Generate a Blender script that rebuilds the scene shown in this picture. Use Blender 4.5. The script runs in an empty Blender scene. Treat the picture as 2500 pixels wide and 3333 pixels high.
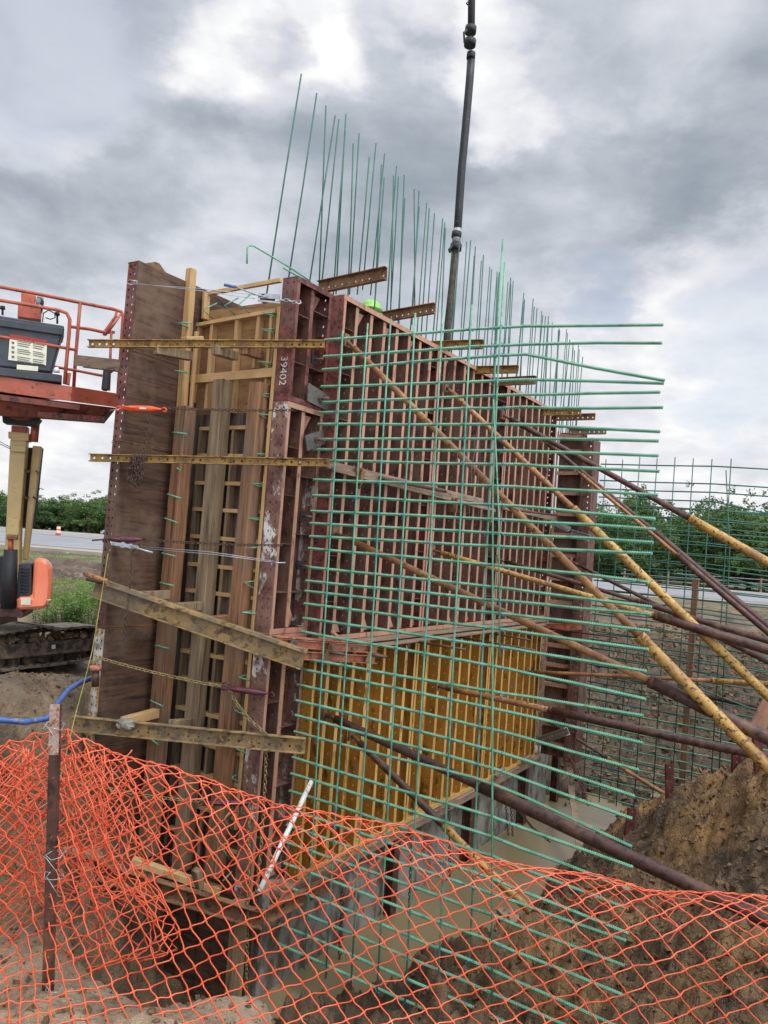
import bpy, math, random
import numpy as np
from mathutils import Vector, Matrix
R = math.radians
rnd = random.Random(7)
SC = bpy.context.scene
COL = SC.collection

# ------------------------------------------------------------------ camera
F = 2503.0
PITCH, ROLL = R(2.67), R(4.2)
cam = bpy.data.cameras.new('camera')
cam.sensor_fit = 'VERTICAL'
cam.sensor_height = 36.0
cam.lens = 36.0 * F / 3333.0
cam.clip_start = 0.05
cam.clip_end = 6000
camo = bpy.data.objects.new('camera', cam)
COL.objects.link(camo)
CM = Matrix.Rotation(math.pi / 2 + PITCH, 3, 'X') @ Matrix.Rotation(ROLL, 3, 'Z')
camo.matrix_world = CM.to_4x4()
SC.camera = camo

# ------------------------------------------------------------------ view, world, sun
SC.view_settings.view_transform = 'Standard'
SC.view_settings.look = 'None'
SC.view_settings.exposure = 0.0
SC.view_settings.gamma = 1.0

def ray(u, v):
    return CM @ Vector(((u - 1250) / F, -(v - 1666.5) / F, -1.0))

def nd(nt, typ, **kw):
    n = nt.nodes.new(typ)
    for k, v in kw.items():
        if k == 'ins':
            for a, b in v.items():
                n.inputs[a].default_value = b
        else:
            setattr(n, k, v)
    return n

def build_world():
    w = bpy.data.worlds.new('World')
    SC.world = w
    w.use_nodes = True
    nt = w.node_tree
    nt.nodes.clear()
    lk = nt.links.new
    out = nd(nt, 'ShaderNodeOutputWorld')
    bg = nd(nt, 'ShaderNodeBackground')
    lk(bg.outputs[0], out.inputs[0])
    sky = nd(nt, 'ShaderNodeTexSky')
    sky.sky_type = 'NISHITA'
    sky.sun_disc = False
    sky.sun_elevation = R(58)
    sky.sun_rotation = R(150)
    tc = nd(nt, 'ShaderNodeTexCoord')
    D = tc.outputs['Generated']

    def math_(op, a, b=None, c=None, clamp=False):
        m = nd(nt, 'ShaderNodeMath', operation=op)
        m.use_clamp = clamp
        for i, x in enumerate((a, b, c)):
            if x is None:
                continue
            if isinstance(x, (int, float)):
                m.inputs[i].default_value = x
            else:
                lk(x, m.inputs[i])
        return m.outputs[0]

    def vmath(op, a, b=None, scale=None):
        m = nd(nt, 'ShaderNodeVectorMath', operation=op)
        for i, x in enumerate((a, b)):
            if x is None:
                continue
            if isinstance(x, (tuple, Vector)):
                m.inputs[i].default_value = tuple(x)
            else:
                lk(x, m.inputs[i])
        if scale is not None:
            if isinstance(scale, (int, float)):
                m.inputs['Scale'].default_value = scale
            else:
                lk(scale, m.inputs['Scale'])
        return m.outputs['Value'] if op in ('DOT_PRODUCT', 'LENGTH') else m.outputs[0]

    def noise(vec, scale, detail, rough=0.5, dist=0.0):
        n = nd(nt, 'ShaderNodeTexNoise', ins={'Scale': scale, 'Detail': detail, 'Roughness': rough, 'Distortion': dist})
        lk(vec, n.inputs['Vector'])
        return n

    sep = nd(nt, 'ShaderNodeSeparateXYZ')
    lk(D, sep.inputs[0])
    z = sep.outputs['Z']
    zz = math_('ADD', math_('MAXIMUM', z, 0.0), 0.32)
    cmb = nd(nt, 'ShaderNodeCombineXYZ')
    lk(math_('DIVIDE', sep.outputs['X'], zz), cmb.inputs[0])
    lk(math_('DIVIDE', sep.outputs['Y'], zz), cmb.inputs[1])
    lk(math_('MULTIPLY', z, 1.2), cmb.inputs[2])
    P = cmb.outputs[0]
    n1 = noise(P, 2.0, 8, 0.53, 0.0)
    n2 = noise(P, 6.2, 9, 0.56, 0.15)
    warp = noise(P, 2.6, 6, 0.58)
    wv = vmath('SCALE', vmath('SUBTRACT', warp.outputs['Color'], (0.5, 0.5, 0.5)), scale=0.34)
    DW = vmath('NORMALIZE', vmath('ADD', D, wv))
    # cloud masses: (pixel direction, angular radius in degrees, weight)
    blobs = [
        (940, 120, 7, 0.34), (780, 150, 4, 0.26), (1140, 190, 3.2, 0.26), (1680, 250, 3.4, 0.32), (1550, 60, 4, 0.26), (1780, 330, 3.5, 0.16), (2110, 20, 6, 0.22), (900, 420, 3.5, .1),
        (90, 190, 6, 0.34), (450, 700, 7, 0.12), (850, 780, 6, 0.16), (2420, 1000, 7, 0.26), (1780, 860, 7, 0.18),
        (60, 640, 9, 0.05), (250, 1420, 10, 0.22), (2250, 1200, 11, 0.26), (1360, 40, 6, 0.10), (420, 1130, 6, 0.1),
        (1150, 560, 9, -0.15), (830, 500, 7, -0.10), (1380, 320, 5, -0.08), (2150, 430, 10, -0.09), (1900, 620, 8, -0.10), (560, 170, 3.5, .16), (230, 130, 3, .12),
        (420, 480, 9, -0.12), (160, 880, 8, -0.12), (330, 760, 5, -0.08), (2300, 800, 7, -0.14), (950, 150, 2.6, -0.30),
        (400, 60, 8, -0.06), (2250, 150, 9, -0.04), (1560, 700, 6, -0.10),
    ]
    acc = math_('MULTIPLY', math_('SUBTRACT', n1.outputs['Fac'], 0.5), 0.55)
    acc = math_('ADD', acc, math_('MULTIPLY', math_('SUBTRACT', n2.outputs['Fac'], 0.5), 0.85))
    for (u, v, a, wt) in blobs:
        b = ray(u, v).normalized()
        dp = vmath('DOT_PRODUCT', DW, b)
        mr = nd(nt, 'ShaderNodeMapRange', interpolation_type='SMOOTHERSTEP')
        lk(dp, mr.inputs['Value'])
        mr.inputs['From Min'].default_value = math.cos(R(a * 1.25))
        mr.inputs['From Max'].default_value = math.cos(R(a * 0.2))
        mr.inputs['To Min'].default_value = 0
        mr.inputs['To Max'].default_value = wt
        acc = math_('ADD', acc, mr.outputs[0])
    acc = math_('ADD', acc, 0.48)
    # brighter haze low down
    low = nd(nt, 'ShaderNodeMapRange')
    lk(z, low.inputs['Value'])
    low.inputs['From Min'].default_value = 0.0
    low.inputs['From Max'].default_value = 0.30
    low.inputs['To Min'].default_value = 0.22
    low.inputs['To Max'].default_value = 0.0
    acc = math_('ADD', acc, low.outputs[0])
    cr = nd(nt, 'ShaderNodeValToRGB')
    e = cr.color_ramp.elements
    e[0].position = 0.0; e[0].color = (0.27, 0.32, 0.385, 1)
    e[1].position = 1.0; e[1].color = (1.0, 1.0, 1.0, 1)
    for p, c in ((0.26, (0.38, 0.43, 0.49)), (0.42, (0.50, 0.54, 0.605)), (0.58, (0.63, 0.66, 0.73)), (0.78, (0.80, 0.81, 0.86))):
        x = e.new(p); x.color = (*c, 1)
    lk(acc, cr.inputs[0])
    # gaps of open sky
    skys = vmath('SCALE', sky.outputs[0], scale=0.14)
    gap = None
    for (u, v, a) in ((70, 20, 7), (2480, 1130, 5), (1960, 930, 3), (2490, 990, 3)):
        b = ray(u, v).normalized()
        dp = vmath('DOT_PRODUCT', DW, b)
        mr = nd(nt, 'ShaderNodeMapRange', interpolation_type='SMOOTHERSTEP')
        lk(dp, mr.inputs['Value'])
        mr.inputs['From Min'].default_value = math.cos(R(a * 1.3))
        mr.inputs['From Max'].default_value = math.cos(R(a * 0.2))
        mr.inputs['To Max'].default_value = 0.45
        gap = mr.outputs[0] if gap is None else math_('MAXIMUM', gap, mr.outputs[0])
    gap = math_('MULTIPLY', gap, math_('MULTIPLY', n2.outputs['Fac'], 1.5, clamp=True))
    mx = nd(nt, 'ShaderNodeMix', data_type='RGBA')
    lk(gap, mx.inputs[0])
    lk(cr.outputs[0], mx.inputs[6])
    lk(skys, mx.inputs[7])
    # sky strength raised overhead and behind the camera, out of view, to brighten the scene
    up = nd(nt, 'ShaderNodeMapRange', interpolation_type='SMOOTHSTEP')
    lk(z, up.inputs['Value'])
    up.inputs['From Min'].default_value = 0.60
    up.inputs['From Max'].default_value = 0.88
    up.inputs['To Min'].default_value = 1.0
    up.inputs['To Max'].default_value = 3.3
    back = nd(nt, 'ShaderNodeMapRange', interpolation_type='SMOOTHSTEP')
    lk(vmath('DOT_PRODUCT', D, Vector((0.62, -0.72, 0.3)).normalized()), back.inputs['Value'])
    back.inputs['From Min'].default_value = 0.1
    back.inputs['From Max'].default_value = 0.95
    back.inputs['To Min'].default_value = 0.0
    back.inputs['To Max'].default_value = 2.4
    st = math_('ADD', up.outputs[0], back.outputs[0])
    lk(mx.outputs[2], bg.inputs[0])
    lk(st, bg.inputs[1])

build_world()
sun = bpy.data.lights.new('sun', 'SUN')
sun.energy = 1.5
sun.angle = R(14)
sun.color = (1.0, 0.96, 0.9)
suno = bpy.data.objects.new('sun', sun)
COL.objects.link(suno)
sd = Vector((0.45, -0.55, 1.25)).normalized()
suno.rotation_euler = sd.to_track_quat('Z', 'Y').to_euler()

# ------------------------------------------------------------------ frame of the wall and pixel rays
AZ = R(32.44)
D_ = Vector((math.sin(AZ), math.cos(AZ), 0))
Q_ = Vector((D_.y, -D_.x, 0))
Z_ = Vector((0, 0, 1))
O_ = Vector((-1.0604, 7.8, 0))

def W(s, t, z):
    return O_ + D_ * s + Q_ * t + Z_ * z
def L(p):
    p = p - O_
    return p.dot(D_), p.dot(Q_), p.z
def hit(u, v, p, n):
    r = ray(u, v)
    return r * (p.dot(n) / r.dot(n))
def PD(u, v, s): return hit(u, v, W(s, 0, 0), D_)
def PQ(u, v, t): return hit(u, v, W(0, t, 0), Q_)
def PY(u, v, Y):
    r = ray(u, v)
    return r * (Y / r.y)
def PZ(u, v, z):
    r = ray(u, v)
    return r * (z / r.z)
# vertical plane across the two near form ends (where the cross wales lie)
FP = W(-.87, -1.57, 0)
FD = (W(-0.05, -0.1, 0) - FP).normalized()
FN = Vector((FD.y, -FD.x, 0))       # points to the camera
if FN.y > 0: FN = -FN
def PF(u, v, off=0.0): return hit(u, v, FP + FN * off, FN)

# ------------------------------------------------------------------ materials
def lin(h):
    h = h.lstrip('#')
    o = []
    for i in (0, 2, 4):
        c = int(h[i:i + 2], 16) / 255
        o.append(c / 12.92 if c < 0.04045 else ((c + 0.055) / 1.055) ** 2.4)
    return (*o, 1)

def mat(name, c1, c2=None, c3=None, scale=6, stretch=(1, 1, 1), rough=0.7, metal=0.0, bump=0.15, t3=0.6, w3=0.05,
        detail=6, bscale=None, s3=None, spec=0.4, coat=0.0, frame=True, bdist=0.01, c4=None, t4=0.62, s4=3.0):
    """two tone noise, plus a third colour in patches, plus an optional fourth colour in broad stains"""
    m = bpy.data.materials.new(name)
    m.use_nodes = True
    nt = m.node_tree
    lk = nt.links.new
    b = nt.nodes['Principled BSDF']
    b.inputs['Roughness'].default_value = rough
    b.inputs['Metallic'].default_value = metal
    b.inputs['Specular IOR Level'].default_value = spec
    geo = nd(nt, 'ShaderNodeNewGeometry')
    mp = nd(nt, 'ShaderNodeMapping')
    mp.inputs['Rotation'].default_value = (0, 0, AZ if frame else 0)
    lk(geo.outputs['Position'], mp.inputs['Vector'])
    mp2 = nd(nt, 'ShaderNodeMapping')
    mp2.inputs['Scale'].default_value = stretch
    lk(mp.outputs[0], mp2.inputs['Vector'])
    V = mp2.outputs[0]
    n = nd(nt, 'ShaderNodeTexNoise', ins={'Scale': scale, 'Detail': detail, 'Roughness': 0.62})
    lk(V, n.inputs['Vector'])
    cr = nd(nt, 'ShaderNodeValToRGB')
    cr.color_ramp.elements[0].position = 0.34
    cr.color_ramp.elements[1].position = 0.66
    cr.color_ramp.elements[0].color = c1
    cr.color_ramp.elements[1].color = c2 or c1
    lk(n.outputs['Fac'], cr.inputs[0])
    col = cr.outputs[0]
    k = 0
    for (cx, tx, sx, wx) in ((c3, t3, s3 or scale * 1.7, w3), (c4, t4, s4, 0.12)):
        k += 1
        if cx is None:
            continue
        mp3 = nd(nt, 'ShaderNodeMapping')
        mp3.inputs['Location'].default_value = (13.7 * k, 5.1 * k, 2.3)
        lk(V if k == 1 else mp.outputs[0], mp3.inputs['Vector'])
        n3 = nd(nt, 'ShaderNodeTexNoise', ins={'Scale': sx, 'Detail': 7, 'Roughness': 0.68})
        lk(mp3.outputs[0], n3.inputs['Vector'])
        mr = nd(nt, 'ShaderNodeMapRange')
        lk(n3.outputs['Fac'], mr.inputs['Value'])
        mr.inputs['From Min'].default_value = tx - wx
        mr.inputs['From Max'].default_value = tx + wx
        mx = nd(nt, 'ShaderNodeMix', data_type='RGBA')
        lk(mr.outputs[0], mx.inputs[0])
        lk(col, mx.inputs[6])
        mx.inputs[7].default_value = cx
        col = mx.outputs[2]
    lk(col, b.inputs['Base Color'])
    if bump:
        nb = nd(nt, 'ShaderNodeTexNoise', ins={'Scale': bscale or scale * 4, 'Detail': 5, 'Roughness': 0.65})
        lk(V, nb.inputs['Vector'])
        bp = nd(nt, 'ShaderNodeBump', ins={'Strength': bump, 'Distance': bdist})
        lk(nb.outputs['Fac'], bp.inputs['Height'])
        lk(bp.outputs[0], b.inputs['Normal'])
    if coat:
        b.inputs['Coat Weight'].default_value = coat
        b.inputs['Coat Roughness'].default_value = 0.3
    return m

M = {}
M['maroon'] = mat('maroon_steel', lin('#66302f'), lin('#85493f'), lin('#3a221b'), scale=5, t3=0.53, w3=0.08, s3=9, c4=lin('#6b5a50'), t4=0.6, s4=2.2, rough=0.62, spec=0.35)
M['maroon_pale'] = mat('flange_lit_steel', lin('#8f6551'), lin('#ad826b'), lin('#4f2f28'), scale=7, t3=0.6, s3=12, stretch=(1, 1, 0.35), c4=lin('#9a7b62'), t4=0.56, s4=4, rough=0.6)  # paler maroon: light on the outward rib flanges put into the colour
M['maroon_dark'] = mat('web_shaded_steel', lin('#4c2f27'), lin('#69463a'), lin('#331f18'), scale=6, t3=0.56, s3=10, stretch=(1, 1, 0.4), c4=lin('#6a5446'), t4=0.58, s4=3, rough=0.7)  # darker maroon: shade on the rib webs put into the colour
M['worn'] = mat('worn_primer_steel', lin('#6b4a40'), lin('#87685a'), lin('#c9c4bd'), scale=6, t3=0.56, w3=0.02, s3=5, c4=lin('#4a2622'), t4=0.58, s4=6, rough=0.6, stretch=(1, 1, 0.6))
M['worn_yellow'] = mat('worn_yellow_steel', lin('#a98242'), lin('#8b6a36'), lin('#b9b5aa'), scale=6, t3=0.52, w3=0.03, s3=6, c4=lin('#4d2d22'), t4=0.56, s4=7, rough=0.6, stretch=(1, 1, 0.6))
M['rust'] = mat('rusty_steel', lin('#5a3c2b'), lin('#7d5a3f'), lin('#2f211b'), scale=8, t3=0.57, s3=14, rough=0.78, c4=lin('#8a6a45'), t4=0.6)
M['rust_dark'] = mat('dark_rusty_pipe', lin('#3a2520'), lin('#5a3a30'), lin('#2a1a18'), scale=9, t3=0.56, s3=20, rough=0.55, c4=lin('#7a5a40'), t4=0.66, s4=5)
M['pipe_yellow'] = mat('yellow_pipe', lin('#a37f40'), lin('#b8924a'), lin('#3a2418'), scale=7, t3=0.565, w3=0.02, s3=26, rough=0.5, c4=lin('#7c5836'), t4=0.56, s4=3)
M['pipe_tan'] = mat('tan_pipe', lin('#8a5f38'), lin('#a87a48'), lin('#43281b'), scale=6, t3=0.58, w3=0.03, s3=22, rough=0.5, c4=lin('#6b4128'), t4=0.55, s4=2.5)
M['wale_yellow'] = mat('yellow_wale_steel', lin('#8f6d30'), lin('#a98642'), lin('#453021'), scale=7, t3=0.56, w3=0.05, s3=13, rough=0.6, c4=lin('#6d5333'), t4=0.55, s4=5)
M['yellow_form'] = mat('yellow_form_steel', lin('#946624'), lin('#aa792f'), lin('#54391a'), scale=3, t3=0.60, s3=9, rough=0.5, stretch=(1, 1, 0.4), c4=lin('#7c7060'), t4=0.68, s4=3, bump=.05)
M['yellow_rib'] = mat('yellow_rib_steel', lin('#b08a48'), lin('#c9a566'), lin('#70522a'), scale=8, t3=0.6, s3=16, rough=0.5, stretch=(1, 1, 0.3))
M['wale_dull'] = mat('dull_yellow_channel', lin('#8a6f42'), lin('#a3875a'), lin('#4f3b28'), scale=7, t3=.54, w3=.05, s3=14, rough=.65, c4=lin('#6d6250'), t4=.54, s4=4, stretch=(1, .4, 1))
M['track_pad'] = mat('dusty_track_pads', lin('#6d6256'), lin('#857a6c'), lin('#3f362e'), scale=5, t3=.58, rough=.9)
M['track_dirt'] = mat('dirt_on_track', lin('#54432f'), lin('#75604a'), scale=9, rough=.95, bump=.5)
M['track_mud'] = mat('muddy_track_steel', lin('#2b2724'), lin('#453d36'), lin('#6b5b4a'), scale=6, t3=.5, s3=9, rough=.85)
M['orange_frame'] = mat('orange_channel_steel', lin('#a5583c'), lin('#ba7358'), lin('#6a4a3a'), scale=7, t3=0.56, s3=12, rough=0.65, c4=lin('#8d7d6c'), t4=0.6)
M['grey_plate'] = mat('grey_steel_plate', lin('#4a4744'), lin('#605c56'), lin('#40302a'), scale=8, t3=0.6, rough=0.6)
M['galv'] = mat('galvanised_steel', lin('#8d9093'), lin('#a5a8a8'), lin('#6f6b62'), scale=10, rough=0.45, metal=0.4, bump=.03)
M['bolt'] = mat('steel_bolt', lin('#5b4a40'), lin('#75665a'), rough=0.5, metal=0.4, scale=20)
M['ply'] = mat('old_plywood', lin('#402c20'), lin('#5c4232'), lin('#281b14'), scale=2.6, t3=0.57, w3=0.07, s3=3.5, stretch=(.6, .6, 7), rough=0.8, c4=lin('#6e5a49'), t4=0.62, s4=1.5)
M['ply_dark'] = mat('dark_plywood', lin('#34261e'), lin('#4e3d33'), lin('#766b62'), scale=3, t3=0.6, w3=0.08, s3=2, stretch=(3, 3, .4), rough=0.8)
M['ply_new'] = mat('new_plywood', lin('#7b5a3c'), lin('#9a764e'), lin('#5e432d'), scale=2.5, t3=0.6, s3=3, stretch=(1, 1, 5), rough=0.75)
M['pine'] = mat('pine_lumber', lin('#a88458'), lin('#c09f70'), lin('#8d6537'), scale=7, t3=0.62, s3=9, stretch=(.4, .4, .4), rough=0.7)
M['pine_v'] = mat('pine_lumber_upright', lin('#a08054'), lin('#b99668'), lin('#7f5a32'), scale=9, t3=0.6, s3=9, stretch=(2.5, 2.5, .12), rough=0.7)
M['timber'] = mat('weathered_timber', lin('#6b4932'), lin('#936c4c'), lin('#44291b'), scale=8, t3=0.6, w3=0.07, s3=8, stretch=(2.4, 2.4, .14), rough=0.8, c4=lin('#6a5f52'), t4=0.58, s4=1.3, bump=.35)
M['timber2'] = mat('grey_weathered_timber', lin('#6d5b46'), lin('#8f7b60'), lin('#4a3a2b'), scale=8, t3=0.6, w3=0.07, s3=8, stretch=(2.4, 2.4, .14), rough=0.8, bump=.35)
M['board'] = mat('weathered_board', lin('#6d5b4a'), lin('#8c7762'), lin('#4b3a2f'), scale=5, stretch=(.5, .5, 4), rough=0.8)
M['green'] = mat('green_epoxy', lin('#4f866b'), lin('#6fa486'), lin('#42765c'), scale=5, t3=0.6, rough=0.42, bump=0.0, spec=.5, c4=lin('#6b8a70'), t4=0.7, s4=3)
M['green_shaded'] = mat('green_epoxy_shaded', lin('#244c41'), lin('#33614f'), rough=.5, bump=0, scale=5)  # same epoxy, backlit shade put into the colour for cage and far mat
M['green_mud'] = mat('green_epoxy_muddy', lin('#4a8068'), lin('#659a7c'), lin('#8a8268'), scale=5, t3=0.57, w3=0.03, s3=14, rough=0.5, bump=0.0)
M['chain'] = mat('brown_chain', lin('#3f2f28'), lin('#5d4a3e'), rough=0.55, metal=.3, scale=30)
M['chain_gold'] = mat('brass_chain', lin('#83724a'), lin('#a39369'), lin('#5b4a30'), rough=0.45, metal=.4, scale=30)
M['binder_orange'] = mat('orange_binder', lin('#d2431f'), lin('#e05a2e'), rough=0.4, scale=20, bump=0)
M['binder_purple'] = mat('purple_binder', lin('#46242c'), lin('#5c3038'), rough=0.45, scale=20, bump=0)
M['cable'] = mat('steel_cable', lin('#8f9294'), lin('#b0b3b3'), rough=0.4, metal=.6, scale=60, bump=0)
M['black'] = mat('black_rubber', lin('#161618'), lin('#232326'), rough=0.6, scale=20, bump=.05)
M['hose_black'] = mat('black_pump_hose', lin('#141416'), lin('#242427'), lin('#6a655d'), t3=.68, s3=9, rough=0.5, scale=10, bump=.05)
M['hose_worn'] = mat('mud_splashed_hose', lin('#2c2822'), lin('#4a4236'), lin('#1c1a18'), t3=.55, s3=9, rough=.7, scale=8)
M['charcoal'] = mat('charcoal_plastic', lin('#2b2f35'), lin('#3a3f46'), lin('#514d46'), t3=.66, s3=5, rough=0.55, scale=5, bump=.05)
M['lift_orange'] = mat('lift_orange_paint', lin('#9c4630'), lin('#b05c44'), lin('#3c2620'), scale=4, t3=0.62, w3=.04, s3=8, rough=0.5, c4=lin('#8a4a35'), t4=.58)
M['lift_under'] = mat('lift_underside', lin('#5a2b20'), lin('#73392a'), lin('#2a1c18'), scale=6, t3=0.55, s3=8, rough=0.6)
M['hood'] = mat('orange_hood_paint', lin('#e0714a'), lin('#ea8560'), scale=1.5, rough=0.3, coat=.4, bump=0)
M['cream'] = mat('cream_boom_paint', lin('#a38b5b'), lin('#b59c6c'), lin('#6b5638'), scale=2, t3=0.66, s3=9, rough=0.45, bump=.04)
M['white'] = mat('white_plastic', lin('#c9cac8'), lin('#dadbd8'), rough=0.4, scale=4, bump=.02)
M['pvc'] = mat('muddy_white_pipe', lin('#b5b3ab'), lin('#c6c4bd'), lin('#837560'), rough=0.5, scale=6, t3=.58, s3=12, bump=.02)
M['label'] = mat('paper_label', lin('#c4c2ac'), lin('#d0ceb8'), rough=0.6, scale=10, bump=0)
M['red'] = mat('red_print', lin('#8c2a26'), rough=0.6, bump=0)
M['ink'] = mat('grey_print', lin('#5a5a55'), rough=0.6, bump=0)
M['paint_white'] = mat('white_stencil_paint', lin('#c8c4be'), lin('#a09890'), rough=0.7, bump=0, scale=50)
M['blue'] = mat('blue_hose', lin('#2c4a82'), lin('#40629c'), lin('#7e7460'), t3=.60, s3=14, rough=0.4, scale=6, bump=.03)
M['tie'] = mat('blue_tie_wire', lin('#35648f'), lin('#5382a5'), rough=0.5, bump=0)
M['rope'] = mat('yellow_rope', lin('#6f6a2c'), lin('#948b40'), rough=0.7, bump=0)
M['post_top'] = mat('rusty_whitened_steel', lin('#8a7060'), lin('#a89a8c'), lin('#7d3f22'), scale=30, t3=.55, s3=40, rough=.7)
M['net'] = mat('orange_netting_plastic', lin('#c44a2a'), lin('#d86440'), lin('#b98a70'), scale=5, t3=.68, w3=.06, s3=7, rough=0.38, bump=0, spec=.45, frame=False)
M['concrete'] = mat('cast_concrete', lin('#6f6c66'), lin('#8b877e'), lin('#4f4538'), scale=3, t3=.53, w3=.06, s3=4, stretch=(1, 1, .5), rough=0.85)
M['asphalt'] = mat('road_asphalt', lin('#78787a'), lin('#8b8b8c'), scale=.3, rough=0.9, bump=0, frame=False)
M['gravel'] = mat('road_shoulder_gravel', lin('#8b8276'), lin('#9b9387'), scale=1, rough=0.9, frame=False)
M['carpaint'] = mat('silver_car_paint', lin('#9aa3b0'), lin('#a4adb8'), rough=0.3, metal=.5, coat=.6, bump=0)
M['glass'] = mat('dark_glass', lin('#1a2026'), rough=0.08, bump=0, spec=.8)
M['barrel'] = mat('traffic_orange', lin('#e5532a'), rough=.5, bump=0)
M['bark'] = mat('bark', lin('#3c3228'), lin('#544738'), scale=6, rough=.9)
M['hivis'] = mat('lime_hardhat', lin('#78b048'), lin('#8cc05c'), rough=.35, bump=0)
M['skin'] = mat('skin', lin('#a5765a'), rough=.6, bump=0)
M['cloth'] = mat('lime_vest_cloth', lin('#8cb830'), rough=.8, bump=0)
M['stake'] = mat('maroon_stake_steel', lin('#4b231f'), lin('#663630'), lin('#8a6a4a'), scale=8, t3=.66, s3=10, rough=.65)

def leafmat(name, a, b_, c):
    m = mat(name, lin(a), lin(b_), lin(c), scale=.6, t3=.56, s3=1.7, rough=.6, bump=0, frame=False)
    nt = m.node_tree
    pb = nt.nodes['Principled BSDF']
    tr = nd(nt, 'ShaderNodeBsdfTranslucent')
    src = pb.inputs['Base Color'].links[0].from_socket
    nt.links.new(src, tr.inputs[0])
    ms = nd(nt, 'ShaderNodeMixShader', ins={0: 0.25})
    nt.links.new(pb.outputs[0], ms.inputs[1]); nt.links.new(tr.outputs[0], ms.inputs[2])
    nt.links.new(ms.outputs[0], nt.nodes['Material Output'].inputs[0])
    return m
M['leaf'] = leafmat('tree_leaves', '#3d5636', '#56703f', '#2f4630')
M['leaf2'] = leafmat('light_tree_leaves', '#4c6638', '#66803f', '#3b5534')
M['shrub'] = leafmat('shrub_leaves', '#5b8436', '#7ba44c', '#456b30')
M['grass'] = leafmat('grass_blades', '#5d7436', '#7f9048', '#8b8550')

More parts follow.
